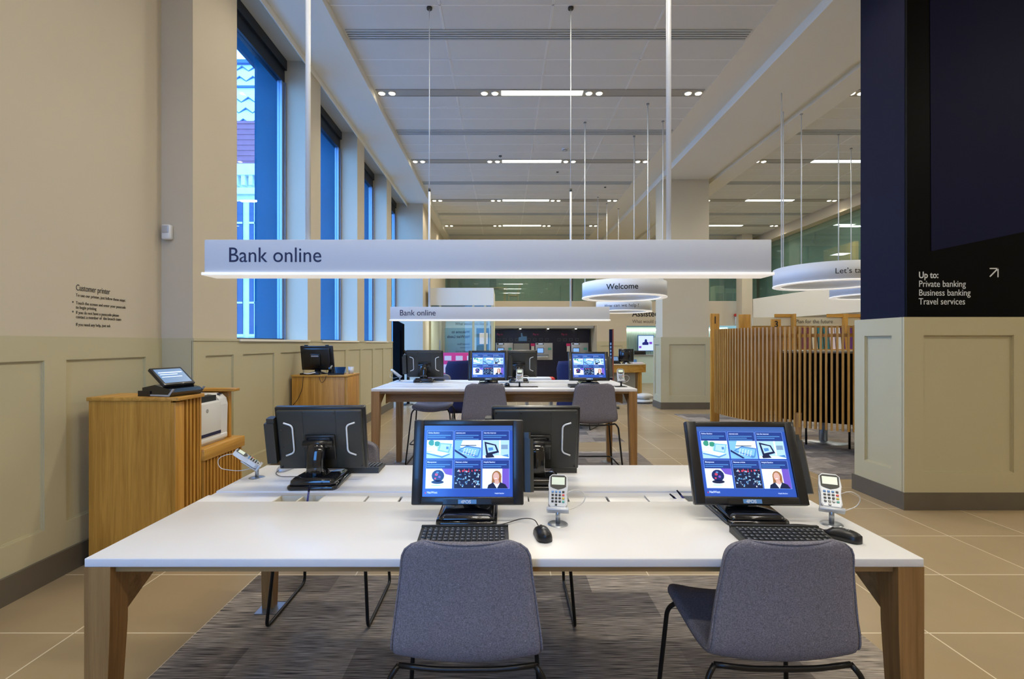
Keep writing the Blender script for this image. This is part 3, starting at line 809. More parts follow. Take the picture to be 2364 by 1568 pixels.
    return mb, [DM[k] for k in keys]

def make_terminal(label, loc, rz, tilt=R(12.5)):
    TM = Matrix.Translation((0, -0.075, 0.058)) @ Matrix.Rotation(-tilt, 4, 'X')
    t = thing('touchscreen_terminal', label, 'computer terminal', loc, rz, 'black touchscreen terminals')
    def rr(x, y0, y1, z, r=0.02, n=4):
        out = []
        for (cx, cy, a0) in ((x-r, y1-r, 0), (-x+r, y1-r, 90), (-x+r, y0+r, 180), (x-r, y0+r, 270)):
            for k in range(n+1): a = R(a0+90*k/n); out.append((cx+r*math.cos(a), cy+r*math.sin(a), z))
        return out
    m = MB(); m.loft([rr(.108, -.135, .135, 0), rr(.112, -.137, .137, .008), rr(.110, -.134, .136, .018)], 0)
    top = [rr(.104, -.130, .133, .018), rr(.097, -.120, .129, .036, .018), rr(.084, -.10, .118, .046, .016)]
    m.loft([[(x, y, z if z < .02 else z*(.80 + 1.5*(y+.13))) for x, y, z in r] for r in top], 0); m.build('base', M_gloss, t)
    m = MB(); pr = [(.02, .036, .050), (.045, .050, .040), (.068, .085, .036), (.070, .12, .036), (.060, .155, .037), (.046, .19, .038)]
    rings = []
    for (y, z, hw) in pr:
        th = .022 if z > .06 else .05
        rings.append([(hw, y-th, z), (hw, y+th, z+.004), (hw*.8, y+th+.008, z+.006), (-hw*.8, y+th+.008, z+.006), (-hw, y+th, z+.004), (-hw, y-th, z)])
    m.loft(rings); m.build('neck', M_gloss, t)
    m = MB(); m.cyl((-.068, .042, .19), (.068, .042, .19), .016, n=14); m.cyl((-.045, .042, .19), (.045, .042, .19), .019, n=14); m.box(-.05, .0, .175, .05, .042, .205); m.build('hinge', M_blackp, t)
    # screen head
    m = MB(); w, h, o = .210, .315, .030
    m.rbox(-w, 0, 0, w, .028, h, .006); sx, s0, s1 = .1705, .030, .293
    m.build('screen_head', M_blackp, t).matrix_local = TM
    m = MB()                                    # raised bezel round the picture
    for a in ((-w+.002, .002, -sx, h-.002), (sx, .002, w-.002, h-.002)): m.rbox(a[0], -.006, a[1], a[2], .004, a[3], .003)
    m.rbox(-sx-.003, -.006, .002, sx+.003, .004, s0, .003); m.rbox(-sx-.003, -.006, s1, sx+.003, .004, h-.002, .003)
    m.box(-.09, -.0075, .004, .09, -.006, .022)
    m.build('bezel', M_blackp, t).matrix_local = TM
    mb, ms = display_mesh(); mb.xf(Matrix.Translation((0, -.0006, s0+.0005)))
    global DISPLAY
    if DISPLAY is None: d = mb.build('display', ms, t, fix=False); DISPLAY = d.data
    else: d = bpy.data.objects.new('display', DISPLAY); COL.objects.link(d); d.parent = t
    d.matrix_local = TM
    m = MB(); m.box(-.034, -.0085, .006, .034, -.0074, .021); bdg = m.build('maker_badge', M_bluek, t); bdg.matrix_local = TM
    tx = text('4POS', .0165, M_whitetxt, bdg, (-.024, -.0087, .0075), bold=.02)
    # back of the head
    m = MB(); m.rbox(-.198, .026, .008, .198, .046, .305, .008)
    for x in (-.075, .078): m.box(x-.0015, .0455, .01, x+.0015, .0475, .303)
    for x, u in ((-.188,.292),(.188,.292),(-.188,.02),(.188,.02),(-.07,.292),(.07,.292),(.178,.21),(.178,.12)): m.cyl((x, .045, u), (x, .0485, u), .005, n=8, mi=1)
    m.build('rear_cover', [M_char, M_blackp], t).matrix_local = TM
    m = MB(); m.rbox(-.07, .044, .06, .07, .060, .185, .005); m.rbox(-.05, .058, .115, .05, .066, .172, .003); m.cyl((.052, .058, .17), (.052, .064, .17), .008, n=12); m.cyl((-.052, .058, .17), (-.052, .064, .17), .008, n=12)
    m.build('mount_plate', M_blackp, t).matrix_local = TM
    for s in (-1, 1):
        pth = fillet([(s*.165, .050, .245), (s*.125, .050, .232), (s*.125, .050, .095), (s*.165, .050, .080)], .018)
        m = MB(); m.tube(pth, .0042, 8); m.build('side_strip', M_strip, t).matrix_local = TM
    m = MB(); m.prism([(.206, .02), (.236, .012), (.250, .03), (.250, .062), (.206, .062)], 'Z', .045, .245); m.prism([(.206, .02), (.232, .016), (.240, .03), (.240, .055), (.206, .055)], 'Z', .245, .268)
    m.build('card_swipe_module', M_char, t).matrix_local = TM
    return t
DISPLAY = None
DZ = T2 - T1; DY = O2[1] - O1[1]
term = make_terminal('black touchscreen terminal facing the camera in the middle of the near table', (-.137, 1.872, T1), 0)
term2 = make_terminal('black touchscreen terminal facing the camera on the near table, by the dark pillar', (.925, 1.872, T1), R(-2), R(21))
dup(term, (-.872, 2.300, T1), R(183), 'black terminal showing its back beside the card reader nearest the printer cabinet')
dup(term, (.150, 2.300, T1), R(180), 'black terminal showing its back, half hidden by the middle screen of the near table')
dup(term, (-.165, 1.872+DY, T2), 0, 'black terminal facing the camera in the middle of the taller far table')
dup(term2, (.885, 1.872+DY, T2), R(-2), 'black terminal facing the camera above the bar stool nearest the plain pillar')
dup(term, (-.905, 2.300+DY, T2), R(181), 'black terminal showing its back at the window end of the taller far table')
dup(term, (.165, 2.300+DY, T2), R(180), 'black terminal showing its back between the two lit screens of the far table')

# ------------------------------------------------------------------ keyboards
def make_keyboard(label, loc, rz):
    t = thing('keyboard', label, 'keyboard', loc, rz, 'black compact keyboards')
    w, d = .150, .075
    m = MB(); m.hexa([(-w,-d,.0),(w,-d,.0),(w,d,.0),(-w,d,.0)], [(-w,-d,.012),(w,-d,.012),(w,d,.024),(-w,d,.024)]); m.box(-w, d-.012, .018, w, d, .028); m.build('case', M_char, t)
    m = MB(); nr, nc = 6, 15
    for r in range(nr):
        y0 = -d+.008 + r*.0215; zt = .012 + (y0+d)/(2*d)*.012
        x = -w+.010; pitch = .280/nc
        for c in range(nc):
            if r == 0 and 3 <= c <= 8:
                if c > 3: continue
                x1 = x + pitch*6 - .002
            else: x1 = x + pitch*(c+1) - .002
            x0 = x + pitch*c; hh = .0085 if r < nr-1 else .005; yy = y0 + (.018 if r < nr-1 else .010); i = .0025
            m.hexa([(x0,y0,zt-.002),(x1,y0,zt-.002),(x1,yy,zt),(x0,yy,zt)], [(x0+i,y0+i,zt+hh),(x1-i,y0+i,zt+hh),(x1-i,yy-i*.6,zt+hh),(x0+i,yy-i*.6,zt+hh)], 0)
            m.box(x0+i+.001, y0+i+.005, zt+hh, x0+i+.006, y0+i+.0085, zt+hh+.0004, 1)
    m.build('keys', [M_key, M_keyhi], t)
    return t
kb = make_keyboard('black keyboard in front of the middle screen of the near table', (-.135, 1.612, T1), R(1))
dup(kb, (.935, 1.612, T1), R(-2), 'black keyboard on the near table below the end screen by the pillar')
dup(kb, (-.79, 2.53, T1), R(181), 'black keyboard on the far edge of the near table behind the base of a terminal')
dup(kb, (.22, 2.535, T1), R(180), 'black keyboard peeking out beside the half hidden terminal of the near table')
dup(kb, (-.165, 1.66+DY, T2), 0, 'black keyboard on the far table behind the middle bar stool')
dup(kb, (.80, 1.66+DY, T2), R(2), 'black keyboard on the far table behind the bar stool nearest the pillar')
dup(kb, (-.86, 2.53+DY, T2), R(180), 'black keyboard at the window end of the far table')

# ------------------------------------------------------------------ mice
def mouse_body(m):
    rings = []
    for i in range(13):
        t = i/12; y = -.056 + .112*t
        hw = .030*math.sqrt(max(.02, 1-(2*t-1)**4))*(1 - .10*math.sin(PI*t)) ; hh = .036*math.sqrt(max(.02, 1-(1.75*t-.72)**2)) if t < .98 else .014
        ring = []
        for k in range(14):
            a = PI*k/13; ring.append((hw*math.cos(a), y, .001 + max(.0, hh*abs(math.sin(a))**.7)))
        rings.append(ring)
    m.loft(rings)
def make_mouse(label, loc, rz, mt, lead):
    t = thing('computer_mouse', label, 'mouse', loc, rz, 'computer mice on the tables')
    m = MB(); mouse_body(m); m.build('shell', mt, t)
    m = MB(); m.hexa([(-.0008,.012,.030),(.0008,.012,.030),(.0008,.048,.010),(-.0008,.048,.010)], [(-.0008,.012,.0346),(.0008,.012,.0346),(.0008,.048,.0142),(-.0008,.048,.0142)]); m.build('button_gap', M_dark, t)
    m = MB(); m.cyl((-.0035, .027, .0255), (.0035, .027, .0255), .0065, n=14); m.build('scroll_wheel', M_char, t)
    m = MB(); m.cyl((0, -.012, .0362), (0, -.012, .0372), .004, n=10); m.box(-.007, -.0205, .0357, .007, -.0185, .0366); m.build('logo_mark', M_keyhi, t)
    m = MB(); m.tube(lead, .0018, 6); m.build('lead', M_cableg, t)
    return t
make_mouse('black mouse beside the middle keyboard of the near table', (.131, 1.648, T1), R(8), M_mouse,
           fillet([(0, .05, .012), (-.004, .12, .02), (-.05, .15, .012), (-.13, .115, .003), (-.22, .13, .003), (-.30, .10, .003)], .06))
make_mouse('black mouse turned askew behind the end chair of the near table', (1.142, 1.632, T1), R(38), M_mouse,
           fillet([(0, .05, .012), (-.010, .084, .022), (-.05, .147, .02), (-.119, .189, .003)], .06))
make_mouse('silver and black mouse lying at the far edge near the left card reader', (-1.14, 2.525, T1), R(165), M_silver,
           fillet([(0, .05, .012), (-.01, .09, .006), (-.07, .13, .003), (-.16, .10, .003)], .04))
make_mouse('small dark mouse on the far table between screen and card reader', (.03, 4.98, T2), R(5), M_gloss,
           fillet([(0, .05, .012), (-.03, .12, .004), (-.12, .15, .003)], .04))
make_mouse('dark mouse at the window end of the far table', (-1.02, 5.62, T2), R(170), M_gloss, fillet([(0, .05, .012), (-.03, .12, .004), (-.12, .15, .003)], .04))

# ------------------------------------------------------------------ card readers on posts
def make_reader(label, slabel, loc, rz, tip=R(42), dark=False, loop=1, tether=None):
    s = thing('card_reader_stand', slabel, 'stand', loc, rz, 'posts that hold the card readers')
    m = MB(); m.lathe([(.001, .004), (.030, .004), (.036, .002), (.037, 0)], 28); m.build('base_disc', M_metal if not dark else M_blackp, s)
    m = MB(); m.cyl((0, 0, .003), (0, 0, .062), .0085, n=14); m.build('post', M_metal if not dark else M_blackp, s)
    Mx = Matrix.Translation((0, -.012, .054)) @ Matrix.Rotation(-tip, 4, 'X')
    m = MB(); m.rbox(-.040, -.012, -.004, .040, .018, .008, .002); m.rbox(-.036, .014, .006, .036, .020, .085, .002); m.build('cradle', M_silver, s).matrix_local = Mx
    m = MB(); L0 = Vector((.02, .018, .10))
    pts = [(.03, .03, .105), (.07*loop, .06, .115), (.105*loop, .085, .085), (.095*loop, .095, .05), (.05*loop, .07, .032), (.012*loop, .02, .045)]
    if tether: pts = tether
    m.tube(fillet(pts, .05, 6), .0018, 6); m.build('tether', M_cablew, s)
    d = thing('card_reader', label, 'card reader', loc, rz, 'white keypad card readers')
    m = MB(); pr = []
    out = [(-.026, 0), (.026, 0), (.033, .012), (.031, .05), (.036, .082), (.033, .118), (.022, .128), (-.022, .128), (-.033, .118), (-.036, .082), (-.031, .05), (-.033, .012)]
    m.prism(out, 'Y', -.008, .012); m.xf(Matrix.Translation((0, 0, .009))); m.build('body', M_whitep, d).matrix_local = Mx
    m = MB(); m.prism([(x*.92, z*.98+.002) for x, z in out], 'Y', -.0095, -.008); m.xf(Matrix.Translation((0, 0, .009))); m.build('front_plate', M_silver, d).matrix_local = Mx
    m = MB(); m.prism([(-.029, .078), (-.020, .072), (0, .066), (.020, .072), (.029, .078), (.030, .116), (.022, .123), (-.022, .123), (-.030, .116)], 'Y', -.0108, -.0095); m.xf(Matrix.Translation((0, 0, .009))); m.build('display_surround', M_char, d).matrix_local = Mx
    m = MB(); m.box(-.024, -.0118, .094, .024, -.0108, .124); m.build('lcd', M_lcd, d).matrix_local = Mx
    m = MB(); kk = {0: [1,1,1,0], 1: [0,0,0,2], 2: [0,0,0,3], 3: [0,0,0,4]}
    for r in range(4):
        for c in range(4):
            x = -.0195 + .013*c; z = .066 - .0125*r; m.rbox(x-.0042, -.013, z-.0035, x+.0042, -.0095, z+.0035, .001, kk[r][c], 1)
    m.rbox(-.0105, -.013, .013, -.0025, -.0095, .0195, .001, 0, 1)
    m.build('keypad', [M_blackp, M_bluek, M_redk, M_yelk, M_grnk], d).matrix_local = Mx
    return s
make_reader('white card reader with coloured keys beside the middle screen of the near table', 'steel post holding the card reader beside the middle near screen', (.196, 1.766, T1), R(-8))
make_reader('white card reader with coloured keys at the corner of the near table by the pillar', 'steel post at the corner of the near table by the dark pillar', (1.196, 1.766, T1), R(-26), R(37))
make_reader('silver card reader seen from behind at the near table corner by the printer cabinet', 'steel post with white wire loop by the printer cabinet', (-1.215, 2.376, T1), R(108), R(52), tether=[(0, .04, .10), (.02, .12, .125), (.03, .18, .10), (.03, .17, .05), (.01, .08, .035), (0, .015, .05)])
make_reader('small white card reader in the middle of the far table', 'black based post in the middle of the far table', (.155, 4.90, T2), R(-6), R(28), True)
make_reader('small white card reader at the far table corner by the reception desk', 'post at the far table corner by the reception desk', (1.20, 4.96, T2), R(-2), R(28), True)
make_reader('card reader seen edge on at the window end of the far table', 'post at the window end of the far table', (-1.215, 5.62, T2), R(115), R(52))
m = MB(); m.rbox(.0, 4.84, T2, .34, 4.94, T2+.004, .001); tag(m.build('desk_mat', M_char), 'dark mat under the middle card reader of the far table', 'mat')
m = MB(); m.rbox(1.12, 4.86, T2, 1.24, 4.98, T2+.004, .001); tag(m.build('desk_mat', M_char), 'dark mat at the pillar side corner of the far table', 'mat')

# pens in the trays
def pen(loc, d, label, mt):
    t = thing('pen', label, 'pen', loc, 0, 'pens in the table trays'); d = Vector(d)
    m = MB(); m.cyl((0,0,0), d*.10, .0042, n=8); m.build('barrel', mt, t)
    m = MB(); m.cyl(d*.10, d*.125, .0045, .003, n=8); m.build('cap', M_navyp, t)
M_pen = mat('pen_blue', (34, 40, 110), 0.35)
pen((-.835, 2.03, T1-.066), (.03, .28, .955), 'dark blue pen standing in the open tray at the printer side of the near table', M_pen)
pen((.80, 2.05, T1-.060), (-.75, .1, .62), 'navy pen leaning out of the tray behind the end screen', M_pen)
pen((.815, 2.06, T1-.060), (-.60, .1, .72), 'second navy pen leaning out of the tray behind the end screen', M_pen)
pen((-.81, 2.075, T1-.064), (-.7, .1, .25), 'black pen lying in the open tray at the printer side', M_blackp)

# ------------------------------------------------------------------ chairs
def cr(P, t):
    n = len(P)-1; x = t*n; i = min(int(x), n-1); u = x-i
    p = [P[max(0, min(n, i+k))] for k in (-1, 0, 1, 2)]
    return [0.5*((2*p[1][j]) + (-p[0][j]+p[2][j])*u + (2*p[0][j]-5*p[1][j]+4*p[2][j]-p[3][j])*u*u + (-p[0][j]+3*p[1][j]-3*p[2][j]+p[3][j])*u**3) for j in range(len(p[1]))]
def make_chair(label, loc, rz, dz=0.0, kind='chair', group='grey upholstered chairs at the near table', name='upholstered_chair'):
    t = thing(name, label, kind, loc, rz, group)
    prof = [(.425, .445, .205), (.36, .465, .222), (.20, .462, .228), (.08, .458, .228), (.01, .475, .226), (-.018, .54, .222), (-.026, .65, .208), (-.036, .75, .194), (-.052, .845, .186)]
    N, Mx = 44, 20; rows = []
    for i in range(N+1):
        s = i/N; y, z, hw = cr(prof, s); row = []
        # rounded ends
        e = 1.0
        if s > .90: e = 1 - .34*(((s-.90)/.10)**3.2)
        if s < .10: e = 1 - .30*(((.10-s)/.10)**2.4)
        back = max(0.0, min(1.0, (s-.48)/.2))
        for j in range(Mx+1):
            u = -1 + 2*j/Mx
            dy = .022*back*u*u; dzz = (1-back)*.028*u*u
            dip = back*(-.004*(1-u*u))*max(0, (s-.7)/.3)
            row.append((hw*e*u, y+dy, z+dz+dzz+dip))
        rows.append(row)
    m = MB(); m.grid(rows)
    o = m.build('seat_shell', M_fab, t)
    md = o.modifiers.new('thickness', 'SOLIDIFY'); md.thickness = .034; md.offset = 0
    md = o.modifiers.new('soft', 'SUBSURF'); md.levels = 1; md.render_levels = 1
    # piping along the edge of the back
    ed = [Vector(r[0]) for r in rows[18:]] + [Vector(p) for p in rows[-1][1:-1]] + [Vector(r[-1]) for r in rows[18:][::-1]]
    m = MB(); m.tube([v + Vector((0, -.013, 0)) for v in ed], .0032, 6); m.build('piping', M_fab, t)
    zs = .452 + dz
    for s in (-1, 1):
        sp = .015 + .03*(dz > .1)
        pts = [(s*.205, .0, zs+.002), (s*(.232), -.012, zs-.03), (s*(.236+sp), -.035-sp, .0135), (s*(.236+sp), .395+sp, .0135), (s*.222, .37, zs-.03), (s*.19, .34, zs+.01)]
        m = MB(); m.tube(fillet(pts, .035), .0085, 10); m.build('sled_leg', M_blacks, t)
    for y in (0.0, .34):
        m = MB(); pts = [(-.205, y, zs+.002), (-.10, y, zs-.012), (.10, y, zs-.012), (.205, y, zs+.002)]; m.tube(fillet(pts, .06), .0085, 10); m.build('cross_bar', M_blacks, t)
    if dz > .1:
        m = MB(); a = .246
        m.tube(fillet([(-a, -.04, .24), (-a, .385, .24), (a, .385, .24), (a, -.04, .24)], .04), .007, 8); m.build('foot_rest', M_blacks, t)
    return t
ch = make_chair('grey upholstered chair in the middle, its back to the camera', (-.112, 1.452, 0), 0)
dup(ch, (.838, 1.455, 0), R(0), 'grey upholstered chair at the end near the dark pillar, seat visible beside its back')
dup(ch, (-.925, 2.80, 0), R(180), 'grey chair across the near table behind the terminal by the printer cabinet')
dup(ch, (.10, 2.80, 0), R(180), 'grey chair across the near table behind its half hidden terminal')
st = make_chair('grey bar stool in the middle of the far table, back to the camera', (-.185, 4.66, 0), 0, .19, 'bar stool', 'grey bar stools at the far table', 'bar_stool')
dup(st, (.865, 4.66, 0), R(0), 'grey bar stool at the pillar end of the far table')
dup(st, (-.86, 6.02, 0), R(180), 'grey bar stool across the far table at its window end')

# ------------------------------------------------------------------ printer cabinet, printer, receipt terminal
pc = thing('printer_cabinet', 'oak cabinet with slatted side holding a white printer against the left wall', 'cabinet', (-2.08, 3.06, 0))
m = MB(); m.box(-.55, 0, 0, -.03, .02, 1.055); m.box(-.55, .02, 0, -.53, .25, 1.055); m.box(-.53, .02, .02, -.04, .25, 1.0); m.build('body', M_oak, pc)
m = MB(); m.rbox(-.03, 0, 0, 0.0, .085, 1.045, .003); m.rbox(-.03, .245, 0, 0, .262, 1.055, .002); m.build('corner_post', M_oak, pc)
m = MB()
for k in range(4): m.box(-.03, .105+.037*k, 0, 0, .122+.037*k, 1.055)
m.build('slats', M_oak, pc)
m = MB(); m.rbox(-.56, -.008, 1.055, .022, .262, 1.079, .003); m.build('top', M_oaky, pc)
m = MB(); m.box(-.39, .262, 0, -.02, .76, .61); m.build('lower_body', M_oak, pc)
m = MB(); m.rbox(-.39, .262, .61, .02, .78, .69, .003); m.build('shelf', M_oaky, pc)
m = MB()
for k in range(13): m.box(-.02, .268+.0385*k, 0, .012, .286+.0385*k, .61)
m.build('lower_slats', M_oak, pc)
m = MB(); m.rbox(-.38, .70, .69, -.06, .735, 1.05, .003); m.build('back_panel', M_oak, pc)
m = MB(); m.rbox(-.39, .66, 1.05, .0, .745, 1.072, .003); m.build('back_cap', M_oakx, pc)
pr = thing('office_printer', 'white office printer inside the oak printer cabinet', 'printer', (-2.08, 3.06, .69))
m = MB(); m.rbox(-.36, .275, .012, -.045, .575, .305, .012); m.box(-.35, .285, 0, -.06, .64, .014, 0); m.build('body', M_whitep, pr)
m = MB(); prof = [(-.36, .05), (-.05, .05), (-.045, .27), (-.055, .315), (-.085, .342), (-.13, .352), (-.36, .352)]
m.prism(prof, 'Y', .555, .655, 0, False); m.build('control_column', M_whitep, pr)
m = MB(); m.rbox(-.36, .275, .012, -.043, .655, .055, .01); m.build('paper_drawer', M_whitep, pr)
m = MB(); m.box(-.06, .29, .06, -.0435, .565, .083); m.build('drawer_stripe', M_navy, pr)
m = MB(); m.box(-.36, .30, .305, -.075, .556, .345); m.build('output_slot', M_dark, pr)
m = MB(); m.rbox(-.36, .275, .335, -.14, .556, .352, .004); m.build('lid', M_whitep, pr)
m = MB(); m.box(-.36, .656, .03, -.07, .675, .30); m.build('back_cover', M_char, pr)
m = MB(); m.box(-.09, .59, .3435, -.07, .62, .352); m.build('control_screen', M_navy, pr)
m = MB(); m.cyl((-.0455, .40, .245), (-.0435, .40, .245), .014, n=20); lg = m.build('logo_badge', M_greyp, pr)
text('hp', .017, M_whitetxt, lg, (-.043, .390, .240), (0, 1, 0))
rt = thing('receipt_terminal', 'black and silver touch terminal on top of the printer cabinet', 'computer terminal', (-2.19, 3.20, 1.079), R(76))
m = MB(); m.prism([(-.10, 0), (.12, 0), (.12, .055), (.02, .075), (-.09, .05), (-.125, .03)], 'X', -.115, .115); m.build('base', M_gloss, rt)
m = MB(); m.box(-.12, .05, .0, .12, .15, .035); m.build('rear_box', M_blackp, rt)
for s in (-1, 1):
    m = MB(); m.prism([(-.10, .004), (.06, .004), (.06, .014), (-.092, .014), (-.125, .052), (-.137, .050)], 'X', s*.116-.004, s*.116+.004); m.build('silver_trim', M_silver, rt)
TR = Matrix.Translation((0, -.06, .075)) @ Matrix.Rotation(-R(50), 4, 'X')
m = MB(); m.rbox(-.115, 0, 0, .115, .022, .165, .005); m.build('screen_head', M_blackp, rt).matrix_local = TR
m = MB(); m.box(-.098, -.0012, .018, .098, 0.0002, .148); m.build('display', M_screen_dim, rt).matrix_local = TR
m = MB(); m.box(-.085, -.002, .11, .085, -.001, .118); m.box(-.085, -.002, .092, .04, -.001, .098); m.box(-.085, -.002, .07, .06, -.001, .075); m.build('display_rows', M_screen_tv, rt).matrix_local = TR
m = MB(); m.box(-.04, .0, .05, .04, .06, .10); m.build('neck', M_blackp, rt)

# wall lettering and motion sensor
wl = thing('wall_lettering', 'grey customer printer instructions lettered on the near left wall', 'lettering', (XA, 3.08, 1.45))
def wt(s, size, y, z, sx=.83): text(s, size, M_greytxt, wl, (.0015, y, z), (0, 1, 0), sx=sx)
wt('Customer printer', .056, 0, .309, .66); wt('To use our printer, just follow these steps:', .028, 0, .270)
for s, z in (('Touch the screen and enter your passcode', .220), ('to begin printing', .192), ('If you do not have a passcode please', .159), ('contact a member of  the branch team', .131)):
    wt(s, .028, 0.0, z)
    if s[0] in 'TI': wt('\u2022', .045, -.028, z-.003)
wt('If you need any help, just ask', .028, 0, .082)
ms = thing('motion_sensor', 'small white motion sensor on the pier left of the first window', 'sensor', (-2.70, 3.85, 2.24))
m = MB(); m.rbox(-.0, -.05, -.0, .07, 0, .118, .012); m.build('body', M_whitep, ms)
m = MB(); m.rbox(.008, -.056, .05, .062, -.045, .108, .006); m.build('lens', M_silver, ms)

# directory sign on the dark pillar
ds = thing('directory_sign', 'black and navy directory sign on the near face of the dark pillar', 'sign', (3.45, 4.152, 1.645))
m = MB(); m.box(0, -.012, 0.0, 1.05, 0.013, 3.355); m.build('panel', M_blackpan, ds)
m = MB(); m.prism([(.205, .565), (1.05, .74), (1.05, 3.355), (.19, 3.355)], 'Y', -.016, -.012); m.build('navy_graphic', M_navyg, ds)
for i, s in enumerate(['Up to:', 'Private banking', 'Business banking', 'Travel services']):
    text(s, .078, M_whitetxt, ds, (.098, -.0135, .335 - .0755*i), bold=.016 if i == 0 else 0, sx=.845)
m = MB(); m.box(.77, -.014, .400, .845, -.012, .409); m.box(.836, -.014, .33, .845, -.012, .409)
m.hexa([(.768,-.014,.338),(.775,-.014,.331),(.775,-.012,.331),(.768,-.012,.338)], [(.834,-.014,.406),(.841,-.014,.399),(.841,-.012,.399),(.834,-.012,.406)]); m.xf(Matrix.Translation((-.063, 0, .012))); m.build('arrow', M_whitetxt, ds)

# ------------------------------------------------------------------ plinth with back-turned monitor and phone
pl = thing('oak_plinth', 'plain oak plinth by the window wall carrying a monitor', 'plinth', (-2.44, 5.55, 0))
m = MB(); m.rbox(0, 0, 0, .61, .45, 1.035, .004); m.build('body', M_oak, pl)
m = MB(); m.rbox(.612, .0, 0, .64, .45, 1.035, .003); m.build('side_panel', M_oak, pl)
m = MB(); m.rbox(-.005, -.01, 1.035, .645, .46, 1.057, .003); m.build('top', M_oakx, pl)
mo = thing('computer_monitor', 'black monitor showing its back on the oak plinth', 'monitor', (-2.22, 5.76, 1.057), R(-6))
MO = Matrix.Translation((0, 0, .045)) @ Matrix.Rotation(R(9), 4, 'X')
m = MB(); m.rbox(-.20, 0, 0, .20, .03, .29, .006); m.rbox(-.17, -.03, .02, .17, .005, .265, .012); m.rbox(-.06, -.05, .06, .06, -.02, .20, .006); m.build('casing', M_blackp, mo).matrix_local = MO
m = MB()
for x in (-.13, .13): m.rbox(x-.02, .005, .288, x+.02, .025, .302, .003)
m.build('top_clips', M_blackp, mo).matrix_local = MO
m = MB(); m.box(-.045, -.051, .17, .045, -.049, .185); m.build('rear_label', M_silver, mo).matrix_local = MO
m = MB(); m.lathe([(.001, 0), (.12, 0), (.12, .01), (.04, .03), (.03, .06), (.001, .06)], 24); m.build('stand', M_blackp, mo)
ph = thing('desk_phone', 'black desk phone beside the monitor on the oak plinth', 'phone', (-1.95, 5.64, 1.057), R(10))
m = MB(); m.prism([(-.08, 0), (.09, 0), (.09, .07), (.06, .085), (-.08, .02)], 'X', -.09, .09); m.build('body', M_gloss, ph)
m = MB(); m.tube(fillet([(-.07, -.05, .05), (-.075, -.03, .075), (-.075, .05, .10), (-.07, .075, .08)], .03), .018, 10); m.build('handset', M_gloss, ph)
cc = thing('white_cup', 'small white cup at the right edge of the oak plinth', 'cup', (-1.832, 5.78, 1.057))
m = MB(); m.lathe([(.001, .003), (.026, 0), (.034, .08), (.031, .08), (.024, .006), (.001, .008)], 20); m.build('body', M_whitep, cc)
m = MB(); m.lathe([(.036, .078), (.036, .084), (.030, .084)], 20); m.build('rim', M_whitep, cc)
kt = thing('card_terminal', 'flat black keypad lying left on the oak plinth top', 'keypad', (-2.24, 5.60, 1.057))
m = MB(); m.rbox(-.11, -.045, 0, .11, .02, .02, .004); m.build('body', M_blackp, kt)
m = MB(); m.tube(fillet([(-.06, -.05, .02), (0, -.06, .012), (.07, -.05, .03)], .05), .007, 8); m.build('strap', M_cablew, kt)
for lab, pts in (('thin cable hanging down the left of the oak plinth front', [(-2.30, 5.58, 1.063), (-2.30, 5.532, 1.04), (-2.31, 5.53, .9), (-2.36, 5.53, .78), (-2.43, 5.532, .70)]),
                 ('thin cable drooping in a loop over the middle of the oak plinth front', [(-2.12, 5.58, 1.062), (-2.12, 5.532, 1.03), (-2.09, 5.53, .96), (-2.05, 5.53, 1.0), (-2.04, 5.535, 1.05)])):
    m = MB(); m.tube(fillet(pts, .03), .003, 6); tag(m.build('cable', M_cableg), lab, 'cable', 'cables on the oak plinth')

# display totem seen from behind at the window end
tv = thing('display_stand', 'tall black display screen on a stand by the last window, seen from behind', 'display', (-2.27, 11.2, 0))
m = MB(); m.hexa([(-.30, -.05, .48), (-.05, -.16, .40), (-.02, -.11, .40), (-.27, .0, .48)], [(-.30, -.05, 1.98), (-.05, -.16, 1.86), (-.02, -.11, 1.86), (-.27, 0, 1.98)]); m.build('screen_casing', M_tvcase, tv)
m = MB(); m.hexa([(-.20, -.11, .6), (-.11, -.15, .58), (-.10, -.13, .58), (-.19, -.09, .6)], [(-.20, -.11, 1.75), (-.11, -.15, 1.72), (-.10, -.13, 1.72), (-.19, -.09, 1.75)]); m.build('rear_plate', M_tvcase, tv)
m = MB(); m.tube(fillet([(-.08, -.12, 1.28), (.02, -.05, 1.20), (.045, 0, 1.0), (.045, 0, .02)], .1), .035, 10); m.build('post', M_blackp, tv)
m = MB(); m.lathe([(.001, .03), (.16, .02), (.17, 0)], 24); m.build('foot', M_blackp, tv)

# ------------------------------------------------------------------ lobby, seen through glass
lb = thing('lobby_enclosure', 'white headed glass entrance lobby beyond the far table', 'glass lobby', (-1.98, 12.7, 0))
m = MB(); m.box(0, 0, 2.42, 1.70, 1.9, 2.88); m.build('header', M_white, lb)
M_post = mat('lobby_post', (196, 190, 150), 0.5)
for x, y in ((0.0, 0), (.27, 0), (1.14, 0), (1.45, 0), (1.64, 0), (1.645, .6), (1.645, 1.3), (1.645, 1.85)):
    m = MB(); m.box(x, y, 0, x+.055, y+.06, 2.42); m.build('post', M_post, lb)
for a, b in ((.055, .27), (.325, 1.14), (1.195, 1.45), (1.505, 1.64)):
    m = MB(); m.box(a, .02, .1, b, .032, 2.42); m.build('pane', G_lobby, lb)
m = MB(); m.box(1.668, .06, .1, 1.68, 1.85, 2.42); m.build('pane', G_lobby, lb)
m = MB(); m.tube(fillet([(.30, -.02, 1.5), (.30, -.06, 1.5), (.30, -.06, 1.1), (.30, -.02, 1.1)], .03), .012, 8); m.build('door_handle', M_metal, lb)
m = MB(); m.box(.06, .05, 2.3, 1.64, .08, 2.42); m.build('head_rail', M_greyp, lb)
